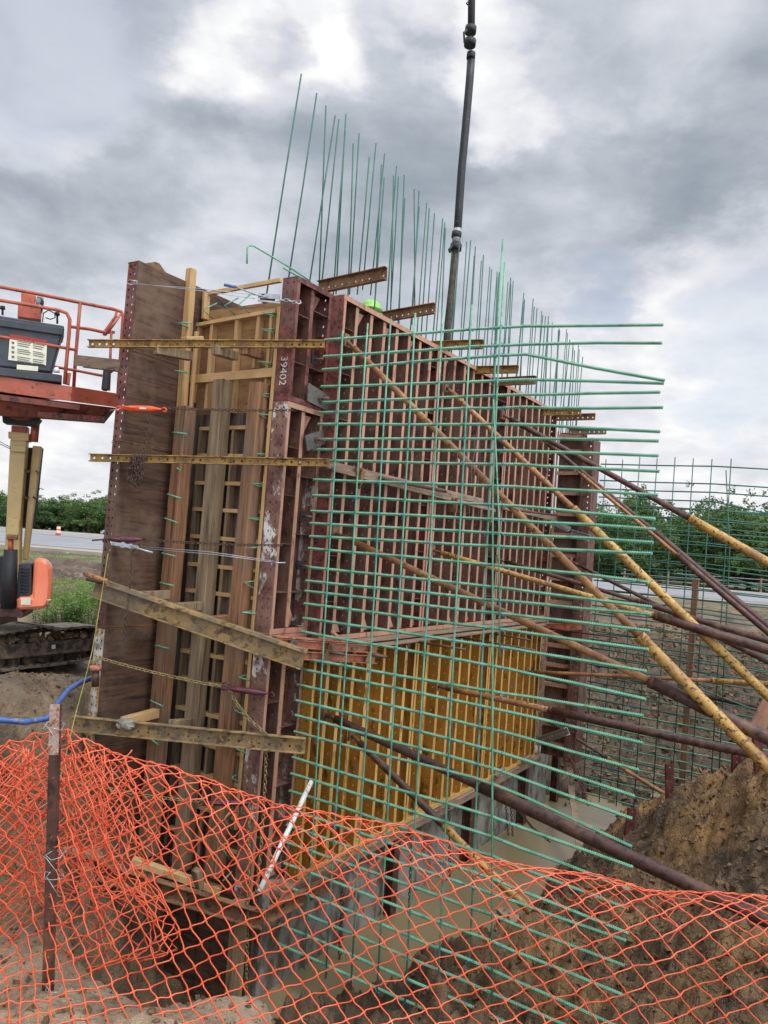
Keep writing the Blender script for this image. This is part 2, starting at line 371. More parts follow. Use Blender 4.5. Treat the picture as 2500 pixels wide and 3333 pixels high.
# ground: mud, dirt, grass by a surface attribute
def ground_mat():
    m = bpy.data.materials.new('excavation_ground')
    m.use_nodes = True
    nt = m.node_tree
    lk = nt.links.new
    b = nt.nodes['Principled BSDF']
    geo = nd(nt, 'ShaderNodeNewGeometry')
    at = nd(nt, 'ShaderNodeVertexColor'); at.layer_name = 'kind'
    sp = nd(nt, 'ShaderNodeSeparateColor')
    lk(at.outputs[0], sp.inputs[0])
    def noise(s, d=8, r=.62):
        n = nd(nt, 'ShaderNodeTexNoise', ins={'Scale': s, 'Detail': d, 'Roughness': r})
        lk(geo.outputs['Position'], n.inputs['Vector'])
        return n.outputs['Fac']
    def ramp(f, *cs):
        c = nd(nt, 'ShaderNodeValToRGB')
        c.color_ramp.elements[0].position = cs[0][0]; c.color_ramp.elements[0].color = lin(cs[0][1])
        c.color_ramp.elements[1].position = cs[-1][0]; c.color_ramp.elements[1].color = lin(cs[-1][1])
        for p, h in cs[1:-1]:
            e = c.color_ramp.elements.new(p); e.color = lin(h)
        lk(f, c.inputs[0])
        return c.outputs[0]
    def mix(f, a, b_):
        x = nd(nt, 'ShaderNodeMix', data_type='RGBA')
        lk(f, x.inputs[0]); lk(a, x.inputs[6]); lk(b_, x.inputs[7])
        return x.outputs[2]
    mud = ramp(noise(2.2), (.3, '#403327'), (.46, '#67533d'), (.58, '#826b50'), (.72, '#62554a'))
    och = ramp(noise(1.3), (.3, '#8a663c'), (.5, '#a98250'), (.7, '#91775a'))
    tan = ramp(noise(5), (.3, '#8f7960'), (.5, '#b59d80'), (.7, '#ccb799'))
    gr = ramp(noise(.5), (.3, '#6f6a45'), (.45, '#6f8046'), (.6, '#7c8c4e'), (.72, '#8a7c60'))
    dark = ramp(noise(3), (.3, '#3a302a'), (.6, '#5a4c42'), (.75, '#6c5d50'))
    c = mix(sp.outputs[0], mud, tan)
    c = mix(sp.outputs[1], c, gr)
    och_f = nd(nt, 'ShaderNodeMapRange', ins={'From Min': .42, 'From Max': .56})
    lk(noise(.55, 4), och_f.inputs[0])
    om = nd(nt, 'ShaderNodeMath', operation='MULTIPLY'); lk(och_f.outputs[0], om.inputs[0]); lk(sp.outputs[2], om.inputs[1])
    c = mix(om.outputs[0], c, och)
    fine = ramp(noise(11, 6, .7), (.3, '#9a9a9a'), (.5, '#e8e8e8'), (.7, '#ffffff'))
    damp = ramp(noise(.9, 5, .6), (.4, '#8c8680'), (.55, '#ffffff'))
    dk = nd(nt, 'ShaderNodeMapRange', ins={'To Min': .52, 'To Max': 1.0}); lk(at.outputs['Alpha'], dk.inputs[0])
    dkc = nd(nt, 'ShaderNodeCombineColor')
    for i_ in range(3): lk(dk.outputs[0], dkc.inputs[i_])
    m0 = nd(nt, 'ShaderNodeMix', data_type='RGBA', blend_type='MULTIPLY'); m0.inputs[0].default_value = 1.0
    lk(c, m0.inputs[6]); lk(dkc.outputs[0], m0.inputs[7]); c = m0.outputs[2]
    for k_ in (fine, damp):
        mm = nd(nt, 'ShaderNodeMix', data_type='RGBA', blend_type='MULTIPLY'); mm.inputs[0].default_value = .5
        lk(c, mm.inputs[6]); lk(k_, mm.inputs[7]); c = mm.outputs[2]
    lk(c, b.inputs['Base Color'])
    rr = nd(nt, 'ShaderNodeMapRange', ins={'From Min': .35, 'From Max': .65, 'To Min': .45, 'To Max': .95})
    lk(noise(1.7), rr.inputs[0]); lk(rr.outputs[0], b.inputs['Roughness'])
    vo = nd(nt, 'ShaderNodeTexVoronoi', ins={'Scale': 7.0})
    vo.feature = 'DISTANCE_TO_EDGE'
    wn = nd(nt, 'ShaderNodeTexNoise', ins={'Scale': 6, 'Detail': 4})
    lk(geo.outputs['Position'], wn.inputs['Vector'])
    wm = nd(nt, 'ShaderNodeVectorMath', operation='MULTIPLY_ADD')
    lk(wn.outputs['Color'], wm.inputs[0]); wm.inputs[1].default_value = (.25, .25, .25); lk(geo.outputs['Position'], wm.inputs[2])
    lk(wm.outputs[0], vo.inputs['Vector'])
    cl = nd(nt, 'ShaderNodeMapRange', ins={'From Min': 0., 'From Max': .05, 'To Min': 0., 'To Max': 1.})
    lk(vo.outputs['Distance'], cl.inputs[0])
    nb = noise(14, 6, .7)
    add = nd(nt, 'ShaderNodeMath', operation='MULTIPLY_ADD')
    cm = nd(nt, 'ShaderNodeMath', operation='MULTIPLY'); cm.inputs[1].default_value = .32; lk(sp.outputs[2], cm.inputs[0])
    lk(cl.outputs[0], add.inputs[0]); lk(cm.outputs[0], add.inputs[1]); lk(nb, add.inputs[2])
    bp = nd(nt, 'ShaderNodeBump', ins={'Strength': 1.0, 'Distance': .08})
    lk(add.outputs[0], bp.inputs['Height']); lk(bp.outputs[0], b.inputs['Normal'])
    return m
M['ground'] = ground_mat()

def water_mat():
    m = bpy.data.materials.new('muddy_water')
    m.use_nodes = True
    nt = m.node_tree
    b = nt.nodes['Principled BSDF']
    b.inputs['Base Color'].default_value = lin('#75684e')
    b.inputs['Roughness'].default_value = .28
    b.inputs['Specular IOR Level'].default_value = .5
    geo = nd(nt, 'ShaderNodeNewGeometry')
    n = nd(nt, 'ShaderNodeTexNoise', ins={'Scale': 4., 'Detail': 3})
    nt.links.new(geo.outputs['Position'], n.inputs['Vector'])
    bp = nd(nt, 'ShaderNodeBump', ins={'Strength': .12, 'Distance': .02})
    nt.links.new(n.outputs['Fac'], bp.inputs['Height']); nt.links.new(bp.outputs[0], b.inputs['Normal'])
    return m
M['water'] = water_mat()

# ------------------------------------------------------------------ mesh building
class MB:
    def __init__(s):
        s.v = []; s.f = []; s.sm = []
    def add(s, vs, fs, smooth=False):
        o = len(s.v)
        s.v.extend([tuple(x) for x in vs])
        s.f.extend([tuple(i + o for i in f) for f in fs])
        s.sm.extend([smooth] * len(fs))
        return s
    def obox(s, c, ax, ay, az):
        """box from centre and three half-axis vectors"""
        vs = [c + ax * i + ay * j + az * k for i in (-1, 1) for j in (-1, 1) for k in (-1, 1)]
        return s.add(vs, [(0, 1, 3, 2), (4, 6, 7, 5), (0, 4, 5, 1), (2, 3, 7, 6), (0, 2, 6, 4), (1, 5, 7, 3)])
    def box(s, s0, s1, t0, t1, z0, z1):
        return s.obox(W((s0 + s1) / 2, (t0 + t1) / 2, (z0 + z1) / 2), D_ * ((s1 - s0) / 2), Q_ * ((t1 - t0) / 2), Z_ * ((z1 - z0) / 2))
    def wbox(s, x0, x1, y0, y1, z0, z1):
        return s.obox(Vector(((x0 + x1) / 2, (y0 + y1) / 2, (z0 + z1) / 2)), Vector(((x1 - x0) / 2, 0, 0)), Vector((0, (y1 - y0) / 2, 0)), Vector((0, 0, (z1 - z0) / 2)))
    def bar(s, p0, p1, w, h, up=Z_, jit=0.0):
        """rectangular bar: w across (horizontal), h along up"""
        a = (p1 - p0); l = a.length; a.normalize()
        side = a.cross(up).normalized(); u2 = side.cross(a).normalized()
        return s.obox((p0 + p1) / 2, a * (l / 2), side * (w / 2), u2 * (h / 2))
    def tube(s, pts, r, n=8, cap=True, smooth=True):
        pts = [Vector(p) for p in pts]
        rs = r if isinstance(r, (list, tuple)) else [r] * len(pts)
        vs = []; prev = None
        for i, p in enumerate(pts):
            if i == 0: t = pts[1] - pts[0]
            elif i == len(pts) - 1: t = pts[-1] - pts[-2]
            else: t = (pts[i + 1] - pts[i]).normalized() + (pts[i] - pts[i - 1]).normalized()
            if t.length < 1e-9: t = Vector((0, 0, 1))
            t.normalize()
            if prev is None:
                up = Z_ if abs(t.z) < .9 else Vector((1, 0, 0))
                x = t.cross(up).normalized()
            else:
                x = (prev - t * prev.dot(t)).normalized()
            prev = x
            y = t.cross(x)
            for k in range(n):
                a = 2 * math.pi * k / n
                vs.append(p + (x * math.cos(a) + y * math.sin(a)) * rs[i])
        fs = [(i * n + k, i * n + (k + 1) % n, (i + 1) * n + (k + 1) % n, (i + 1) * n + k) for i in range(len(pts) - 1) for k in range(n)]
        s.add(vs, fs, smooth)
        if cap:
            o = len(s.v) - len(vs)
            s.f.append(tuple(o + k for k in range(n))[::-1]); s.sm.append(False)
            s.f.append(tuple(o + (len(pts) - 1) * n + k for k in range(n))); s.sm.append(False)
        return s
    def plate(s, p, a, b, L_, W_, th, rows=(), pitch=.08, hr=.012, el=1.0, start=None):
        """plate with real holes. p = corner, a = long unit axis, b = cross unit axis, thickness th along a x b (both sides)"""
        nrm = a.cross(b).normalized() * (th / 2)
        k = max(1, int(round(L_ / pitch))); pt = L_ / k
        rows = sorted(rows)
        if not rows:
            s.obox(p + a * (L_ / 2) + b * (W_ / 2), a * (L_ / 2), b * (W_ / 2), nrm); return s
        cuts = [0] + [(rows[i] + rows[i + 1]) / 2 for i in range(len(rows) - 1)] + [W_]
        for i in range(k):
            for j, rw in enumerate(rows):
                x0, x1, y0, y1 = i * pt, (i + 1) * pt, cuts[j], cuts[j + 1]
                cx, cy = (x0 + x1) / 2, rw
                outer = [(x1, cy), (x1, y1), (cx, y1), (x0, y1), (x0, cy), (x0, y0), (cx, y0), (x1, y0)]
                inner = [(cx + hr * el * math.cos(q * math.pi / 4), cy + hr * math.sin(q * math.pi / 4)) for q in range(8)]
                vs = []
                for sg in (1, -1):
                    for (x, y) in outer + inner:
                        vs.append(p + a * x + b * y + nrm * sg)
                fs = []
                for q in range(8):
                    r_ = (q + 1) % 8
                    fs.append((q, r_, 8 + r_, 8 + q))
                    fs.append((16 + q, 24 + q, 24 + r_, 16 + r_))
                    fs.append((8 + q, 8 + r_, 24 + r_, 24 + q))
                s.add(vs, fs)
        # edges
        for (c0, c1, e) in ((p, a, b * W_), (p + b * W_, a, b * 0)):
            pass
        A0, A1 = p, p + a * L_
        B0, B1 = p + b * W_, p + a * L_ + b * W_
        for (x, y) in ((A0, A1), (A1, B1), (B1, B0), (B0, A0)):
            s.add([x + nrm, y + nrm, y - nrm, x - nrm], [(0, 1, 2, 3)])
        return s
    def loft(s, rings, smooth=True, cap=True):
        n = len(rings[0]); vs = [p for r_ in rings for p in r_]
        fs = [(i * n + k, i * n + (k + 1) % n, (i + 1) * n + (k + 1) % n, (i + 1) * n + k) for i in range(len(rings) - 1) for k in range(n)]
        if cap:
            fs.append(tuple(range(n))[::-1]); fs.append(tuple((len(rings) - 1) * n + k for k in range(n)))
        return s.add(vs, fs, smooth)
    def prism(s, pts, vec):
        n = len(pts)
        vs = [Vector(p) for p in pts] + [Vector(p) + vec for p in pts]
        fs = [tuple(range(n))[::-1], tuple(range(n, 2 * n))] + [(i, (i + 1) % n, n + (i + 1) % n, n + i) for i in range(n)]
        return s.add(vs, fs)
    def build(s, name, m, parent=None, label=None, bev=0.0):
        me = bpy.data.meshes.new(name)
        va = np.array(s.v, dtype=np.float64).reshape(-1, 3)
        if parent is not None: org = np.array(world_loc(parent))
        else:
            lo, hi = va.min(0), va.max(0)
            org = np.array([(lo[0] + hi[0]) / 2, (lo[1] + hi[1]) / 2, lo[2]])
        me.from_pydata([tuple(x) for x in (va - org)], [], s.f)
        me.polygons.foreach_set('use_smooth', s.sm)
        me.materials.append(M[m] if isinstance(m, str) else m)
        o = bpy.data.objects.new(name, me)
        COL.objects.link(o)
        if parent is not None: o.parent = parent
        else: o.location = org
        if label: o['label'] = label
        if bev:
            md = o.modifiers.new('bevel', 'BEVEL'); md.width = bev; md.segments = 1; md.limit_method = 'ANGLE'
        return o

def world_loc(o):
    p = Vector(o.location); q = o.parent
    while q is not None:
        p = p + Vector(q.location); q = q.parent
    return p

def thing(name, label, cat, loc, group=None):
    o = bpy.data.objects.new(name, None)
    o.empty_display_size = .1
    COL.objects.link(o)
    o.location = loc
    o['label'] = label; o['category'] = cat
    if group: o['group'] = group
    return o
def tag(o, label, cat, group=None):
    o['label'] = label; o['category'] = cat
    if group: o['group'] = group
    return o
def struct(o):
    o['kind'] = 'structure'; return o

# ------------------------------------------------------------------ terrain
def hsh(ix, iy, seed):
    n = (ix.astype(np.int64) * 374761393 + iy.astype(np.int64) * 668265263 + seed * 1442695041) & 0x7fffffff
    n = ((n ^ (n >> 13)) * 1274126177) & 0x7fffffff
    return ((n ^ (n >> 16)) & 0xffff) / 65535.0
def vnoise(x, y, seed=0):
    ix, iy = np.floor(x), np.floor(y)
    fx, fy = x - ix, y - iy
    fx = fx * fx * (3 - 2 * fx); fy = fy * fy * (3 - 2 * fy)
    a, b = hsh(ix, iy, seed), hsh(ix + 1, iy, seed)
    c, d = hsh(ix, iy + 1, seed), hsh(ix + 1, iy + 1, seed)
    return (a * (1 - fx) + b * fx) * (1 - fy) + (c * (1 - fx) + d * fx) * fy
def fbm(x, y, o=5, seed=0, gain=.5):
    s = 0; a = 1; t = 0
    for i in range(o):
        s = s + a * (vnoise(x * 2 ** i, y * 2 ** i, seed + i * 7) - .5); t += a; a *= gain
    return s / t
WATER_Z = -4.62
CP = []
def cp(x, y, z): CP.append((x, y, z))
def cpu(u, v, Y):
    p = PY(u, v, Y); cp(p.x, p.y, p.z)
for (u, v, Y) in ((2020, 2700, 10.6), (2200, 2590, 10.1), (2350, 2545, 9.6), (2500, 2500, 9.1), (2750, 2470, 8.5), (2300, 2800, 8.7), (2500, 2700, 7.9),
                  (2050, 2900, 9.0), (2500, 3000, 6.7), (2250, 3050, 7.4), (2000, 3100, 7.7), (1780, 3050, 8.3), (1600, 3200, 7.5), (2000, 3333, 6.5),
                  (2500, 3333, 5.6), (1500, 3333, 6.9), (1250, 3330, 7.4)):
    cpu(u, v, Y)
for x in (-9, -6, -3.5, -2.2, -1.2, -.3, .8, 2, 3.4, 5, 8):
    ey = 2.95 if x < -1 else 2.95 - (x + 1) * .55
    ey = max(ey, 1.9) + .22
    for y in (-3, 0, 1.2, ey - .5, ey - .05): cp(x, y, -1.62 if x < .5 else -1.62 - .03 * (x - .5))
    cp(x, ey + .12, -1.75); cp(x, ey + .5, -3.2); cp(x, ey + 1.2, -4.2)
for (x, y, z) in ((.5, 9.2, -5.0), (1.0, 9.9, -5.0), (.7, 10.3, -5.0), (1.5, 11.9, -5.0), (2.3, 11.1, -4.95), (1.8, 10.4, -4.9), (3.0, 12.8, -4.9), (3.8, 14.4, -4.8), (4.8, 14.4, -4.75), (2.9, 14.2, -4.9), (.3, 8.4, -4.95), (3.2, 11.6, -4.5), (2.6, 10.1, -4.45), (4.2, 13.2, -4.5), (1.7, 9.0, -4.45),
                  (-2, 5, -5.2), (0, 5.4, -5.1), (-1, 6.8, -5.5), (-2.0, 6.6, -5.4), (-.4, 6.8, -5.4), (-1, 5, -5.2), (-1.4, 8, -5.4), (1.8, 5.3, -4.2), (-2.8, 6.2, -4.8), (-3.0, 5.6, -4.8), (-2.6, 6.8, -4.7), (-3.6, 4.4, -4.5), (-3.6, 5.0, -4.6), (-5, 5.2, -4.4), (-7, 5.2, -3.6), (-3.3, 6.3, -4.3), (-4.5, 6.3, -3.9), (-6, 6.3, -3.7), (-3.0, 7.0, -3.6), (-3.5, 6.85, -3.0), (-3.5, 7.2, -1.85), (-4.5, 7.1, -1.82), (-6, 7.0, -1.8), (-3.3, 7.7, -1.75),
                  (-4, 8, -1.65), (-3, 9, -1.74), (-4.4, 8.8, -1.84), (-3.9, 10.2, -1.84), (-4.0, 9.3, -1.84), (-6, 9, -1.72), (-8, 14, -1.6), (-3, 14, -1.6), (-1, 18, -1.6), (2, 20, -1.7), (-12, 10, -1.6), (-16, 20, -1.5), (-6, 22, -1.5),
                  (4.9, 12.4, -4.3), (6.5, 12.5, -4.0), (3.4, 15, -4.5), (6, 15, -4.45), (9, 15, -4.2), (12, 14, -3.4),
                  (5, 18, -4.1), (8.5, 18, -4.0), (13, 18, -3.6), (6, 21.5, -3.1), (10, 21.5, -3.0), (15, 22, -2.7), (6, 25, -1.7), (11, 25.5, -1.65), (17, 26, -1.6), (4, 26, -1.6),
                  (6.5, 10, -2.3), (9, 9, -1.9), (12, 8, -1.7), (7, 6, -2.4), (10, 5, -1.8), (5, 4, -2.6), (8, 3, -1.8), (15, 12, -1.7), (20, 18, -1.6), (1.5, 14.5, -4.5), (2.2, 18, -3.6)):
    cp(x, y, z)
for (u, v, z) in ((1400, 3130, -4.35), (1300, 3230, -4.35), (1180, 3320, -4.3), (1560, 3060, -4.4), (1680, 2985, -4.42), (1450, 3250, -4.2), (1200, 3100, -5.0), (1110, 3120, -4.9), (1240, 3140, -4.75), (1060, 3230, -4.42), (990, 3280, -4.35), (920, 3330, -4.35), (1080, 3330, -4.25), (1150, 3230, -4.45)):
    p = PZ(u, v, z); cp(p.x, p.y, z)
CPA = np.array(CP)
def solve_rbf():
    n = len(CPA)
    d = np.linalg.norm(CPA[:, None, :2] - CPA[None, :, :2], axis=2)
    A = np.zeros((n + 1, n + 1)); A[:n, :n] = -d + np.eye(n) * -.02; A[:n, n] = 1; A[n, :n] = 1
    return np.linalg.solve(A, np.append(CPA[:, 2], 0))
RW = solve_rbf()
def base_h(x, y):
    x = np.asarray(x, float); y = np.asarray(y, float)
    h = np.full(x.shape, RW[-1])
    for i in range(len(CPA)):
        h = h - RW[i] * np.sqrt((x - CPA[i, 0]) ** 2 + (y - CPA[i, 1]) ** 2)
    d = np.sqrt(np.maximum(0, np.abs(x) - 18) ** 2 + np.maximum(0, y - 28) ** 2 + np.maximum(0, -y - 2) ** 2)
    k = np.clip(d / 9, 0, 1); k = k * k * (3 - 2 * k)
    return h * (1 - k) + (-1.42) * k
def ground_h(x, y): return float(base_h(np.array([x]), np.array([y]))[0])

def terrain():
    ys = list(np.arange(-30, 0, 3.)) + [0, .6, 1.1]
    y = 1.5
    while y < 3000:
        ys.append(y); y += max(.028, y * .0085) if y < 40 else y * .05
    ys = np.array(ys)
    xi = np.linspace(-1, 1, 560)
    Yg, Xi = np.meshgrid(ys, xi, indexing='ij')
    X = Xi * (3.0 + .72 * np.maximum(Yg, 0) + np.maximum(0, Yg - 40) * .6 + np.maximum(0, -Yg))
    H = base_h(X, Yg)
    fade = np.clip((34 - Yg) / 8, 0, 1) * np.clip((Yg - .5) / 1, 0, 1)
    pit = np.clip((-1.75 - H) / .8, 0, 1)
    leftfield = np.clip((-2.5 - X) / 1.5, 0, 1) * np.clip((Yg - 10.5) / 3, 0, 1)
    n1 = fbm(X * 1.1 + 5, Yg * 1.1, 5, 3)
    n2 = fbm(X * 5, Yg * 5, 4, 31, .55)
    rid = 1 - np.abs(fbm(X * 2.6, Yg * 2.6, 4, 77)) * 5
    wet = np.clip((H + 4.85) / .3, .15, 1)
    n3 = fbm(X * 14 + 3, Yg * 14, 3, 57, .6)
    n4 = fbm(X * 9 + 3, Yg * 9, 3, 157, .6); H = H + fade * pit * n4 * .12
    H = H + fade * wet * (n1 * (.16 + .5 * pit) + n2 * (.10 + .30 * pit) + n3 * (.05 + .12 * pit) + pit * .10 * (1 - np.clip(np.abs(fbm(X * 6 + 9, Yg * 6, 3, 91)) * 6, 0, 1)) + np.clip(rid, 0, 1) * -.08 * pit)
    # keep the inside of the forms clear
    dx, dy = X - O_.x, Yg - O_.y
    S = dx * D_.x + dy * D_.y; T = dx * Q_.x + dy * Q_.y
    ins = (S > -.3) & (S < 9) & (T > -1.2) & (T < .35)
    H = np.where(ins, np.minimum(H, -4.7), H)
    n, m_ = H.shape
    vs = np.stack([X, Yg, H], -1).reshape(-1, 3)
    idx = np.arange(n * m_).reshape(n, m_)
    fs = np.stack([idx[:-1, :-1], idx[:-1, 1:], idx[1:, 1:], idx[1:, :-1]], -1).reshape(-1, 4)
    me = bpy.data.meshes.new('ground')
    me.from_pydata([], [], [])
    me.vertices.add(len(vs)); me.vertices.foreach_set('co', vs.ravel())
    me.loops.add(len(fs) * 4); me.loops.foreach_set('vertex_index', fs.ravel().astype(np.int32))
    me.polygons.add(len(fs)); me.polygons.foreach_set('loop_start', np.arange(0, len(fs) * 4, 4, dtype=np.int32))
    me.polygons.foreach_set('use_smooth', np.ones(len(fs), bool))
    me.update(calc_edges=True); me.validate()
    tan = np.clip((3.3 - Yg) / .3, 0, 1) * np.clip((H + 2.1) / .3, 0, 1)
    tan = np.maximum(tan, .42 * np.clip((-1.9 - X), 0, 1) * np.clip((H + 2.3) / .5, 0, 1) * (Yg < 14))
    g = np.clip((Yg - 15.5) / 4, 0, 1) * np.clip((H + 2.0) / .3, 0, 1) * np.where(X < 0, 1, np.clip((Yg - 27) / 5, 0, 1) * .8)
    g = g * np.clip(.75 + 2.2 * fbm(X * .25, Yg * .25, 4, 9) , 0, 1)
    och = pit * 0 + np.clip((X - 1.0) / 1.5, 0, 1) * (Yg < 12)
    far_dark = np.clip((Yg - 13) / 1.5, 0, 1) * pit  # darkens the far bank of the pit
    colr = np.stack([tan, g, np.clip(och + .12, 0, 1), 1 - far_dark], -1).reshape(-1, 4)
    ca = me.color_attributes.new('kind', 'FLOAT_COLOR', 'POINT')
    ca.data.foreach_set('color', colr.ravel())
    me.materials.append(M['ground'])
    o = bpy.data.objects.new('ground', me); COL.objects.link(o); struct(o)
    return o
GOBJ = terrain()
bpy.context.view_layer.update()

b = MB(); b.add([Vector((-1.5, 5.5, WATER_Z)), Vector((4.2, 5.5, WATER_Z)), Vector((11, 16.5, WATER_Z)), Vector((1, 16.5, WATER_Z))], [(0, 1, 2, 3)])
struct(b.build('water', 'water'))
# road: far carriageway with shoulder
b = MB(); zr = -1.24
b.add([Vector((-150, 60, zr)), Vector((-17, 38.5, zr)), Vector((14, 32.5, zr)), Vector((150, 8, zr)), Vector((150, 18, zr)), Vector((40, 47, zr)), Vector((22, 62, zr)), Vector((-62, 150, zr)), Vector((-200, 260, zr))],
      [(0, 1, 2, 3, 4, 5, 6, 7, 8)])
b.v += [(p[0], p[1], p[2] - .6) for p in b.v]; b.f += [(i, 9 + i, 9 + (i + 1) % 9, (i + 1) % 9) for i in range(9)]; b.sm += [False] * 9
struct(b.build('road_shoulder', 'gravel'))
b = MB(); zr = -1.225
b.add([Vector((-150, 64, zr)), Vector((-17.5, 42, zr)), Vector((15, 35.5, zr)), Vector((150, 10, zr)), Vector((150, 16.5, zr)), Vector((40, 45, zr)), Vector((21, 58, zr)), Vector((-60, 120, zr)), Vector((-200, 225, zr))],
      [(0, 1, 2, 3, 4, 5, 6, 7, 8)])
struct(b.build('road', 'asphalt'))
b = MB()
for (p0, p1, w) in ((Vector((-150, 66, -1.2)), Vector((15.3, 36.6, -1.2)), .12), (Vector((15.3, 36.6, -1.2)), Vector((120, 16.8, -1.2)), .12), (Vector((-60, 117, -1.2)), Vector((21, 56.5, -1.2)), .12)):
    b.bar(p0, p1, w, .012)
struct(b.build('road_marking', 'paint_white'))
b = MB()
b.add([Vector((-150, 120, -1.2)), Vector((-50, 88, -1.2)), Vector((12, 56, -1.2)), Vector((14, 57, -1.2)), Vector((-52, 92, -1.2)), Vector((-150, 127, -1.2))], [(0, 1, 4, 5), (1, 2, 3, 4)])
struct(b.build('road_median', 'gravel'))

# ------------------------------------------------------------------ steel form panels
def form_panel(label, s0, s1, z0, z1, tin, tout, ribs, mats, group, hang=None, face='plate', nm='steel_form_panel', rail_rows=2, shelves=True):
    """panel whose face is at t=tin and whose ribs stand out to t=tout; ribs = list of s"""
    m_face, m_rib, m_flange, m_rail = mats
    sg = 1 if tout > tin else -1
    dep = abs(tout - tin)
    root = thing(nm, label, 'form panel', W((s0 + s1) / 2, (tin + tout) / 2, z0), group)
    b = MB(); b.box(s0 + .003, s1 - .003, min(tin, tin + sg * .006), max(tin, tin + sg * .006), z0 + .003, z1 - .003)
    b.build('face_sheet', m_face, root)
    # end rails (planes facing along the wall) with real holes
    for k, s_ in enumerate((s0 + .006, s1 - .006)):
        b = MB()
        rows = [dep * .3, dep * .7] if (rail_rows == 2 and k == 0) else [dep * .5]
        b.plate(W(s_, tin + sg * .008, z0 + .012), Z_, Q_ * sg, z1 - z0 - .024, dep - .008, .008, rows, pitch=.1, hr=.011, el=1.35)
        b.build('end_rail', m_rail, root)
        b = MB(); fw = .045
        a0, a1 = (s_ + .006, s_ + fw) if k == 0 else (s_ - fw, s_ - .006)
        b.box(a0, a1, min(tout, tout - sg * .008), max(tout, tout - sg * .008), z0 + .012, z1 - .012)
        b.build('rail_flange', m_flange, root)
    for z_, dz in ((z0, 1), (z1, -1)):
        b = MB()
        b.box(s0 + .001, s1 - .001, min(tin + sg * .001, tout + sg * .003), max(tin + sg * .001, tout + sg * .003), min(z_, z_ + dz * .009), max(z_, z_ + dz * .009))
        b.box(s0 + .001, s1 - .001, min(tout - sg * .006, tout + sg * .003), max(tout - sg * .006, tout + sg * .003), min(z_ + dz * .0095, z_ + dz * .055), max(z_ + dz * .0095, z_ + dz * .055))
        b.build('edge_rail', m_flange, root)
    for rs in ribs:
        b = MB()
        rd = dep * .82
        b.plate(W(rs, tin + sg * .008, z0 + .02), Z_, Q_ * sg, z1 - z0 - .04, rd, .006, [rd * .55], pitch=.155, hr=.011, el=1.3)
        r_ = b.build('rib', m_rib, root)
        b = MB()
        to = tin + sg * (.008 + rd)
        b.box(rs - .004, rs + .052 + rnd.uniform(-.004, .006), min(to, to + sg * .007), max(to, to + sg * .007), z0 + .06, z1 - .06)
        b.build('rib_flange', m_flange, r_)
    if shelves:
        edges = [s0] + list(ribs) + [s1]
        for i in range(len(edges) - 1):
            if i not in (0, len(edges) - 2): continue
            b = MB(); z_ = z0 + .42
            while z_ < z1 - .2:
                b = MB(); b.box(edges[i] + .012, edges[i + 1] - .012, min(tin + sg * .01, tin + sg * dep * .9), max(tin + sg * .01, tin + sg * dep * .9), z_, z_ + .007)
                b.build('gusset_shelf', m_rib, root)
                z_ += .5 if i == 0 else .61
        # triangular gusset plates
        for i in range(1, len(edges) - 1, 2):
            b = MB(); e = edges[i] + .006
            b.prism([W(e + .05, tin + sg * dep * .5, z1 - .07), W(e + .24, tin + sg * dep * .5, z1 - .07), W(e + .05, tin + sg * dep * .5, z1 - .38)], Q_ * .006)
            b.build('corner_gusset', m_flange, root); b = MB()
            b.prism([W(e + .05, tin + sg * dep * .5, z0 + .07), W(e + .24, tin + sg * dep * .5, z0 + .07), W(e + .05, tin + sg * dep * .5, z0 + .38)], Q_ * .006)
            b.build('corner_gusset', m_flange, root)
    return root

G_R = 'steel form panels of the long right face'
mar = ('maroon_dark', 'maroon_dark', 'maroon_pale', 'maroon')
G_C = 'narrow form panels stacked at the near corner'
pc1 = form_panel('narrow maroon steel form panel at the top of the near corner with white stencilled number', 0, .612, 1.43, 2.73, -.2, 0, [.27], ('maroon_dark', 'maroon_dark', 'maroon', 'maroon'), G_C, nm='corner_form_panel')
pc2 = form_panel('narrow corner form panel with white peeling primer, middle of the corner stack', 0, .612, -.955, 1.424, -.2, 0, [.27], ('maroon_dark', 'maroon_dark', 'maroon_pale', 'worn'), G_C, nm='corner_form_panel')
pc3 = form_panel('narrow scratched brown corner form panel at the bottom of the corner stack above the netting', 0, .612, -3.58, -.961, -.2, 0, [.27], ('rust', 'maroon_dark', 'maroon_pale', 'worn'), G_C, nm='corner_form_panel')

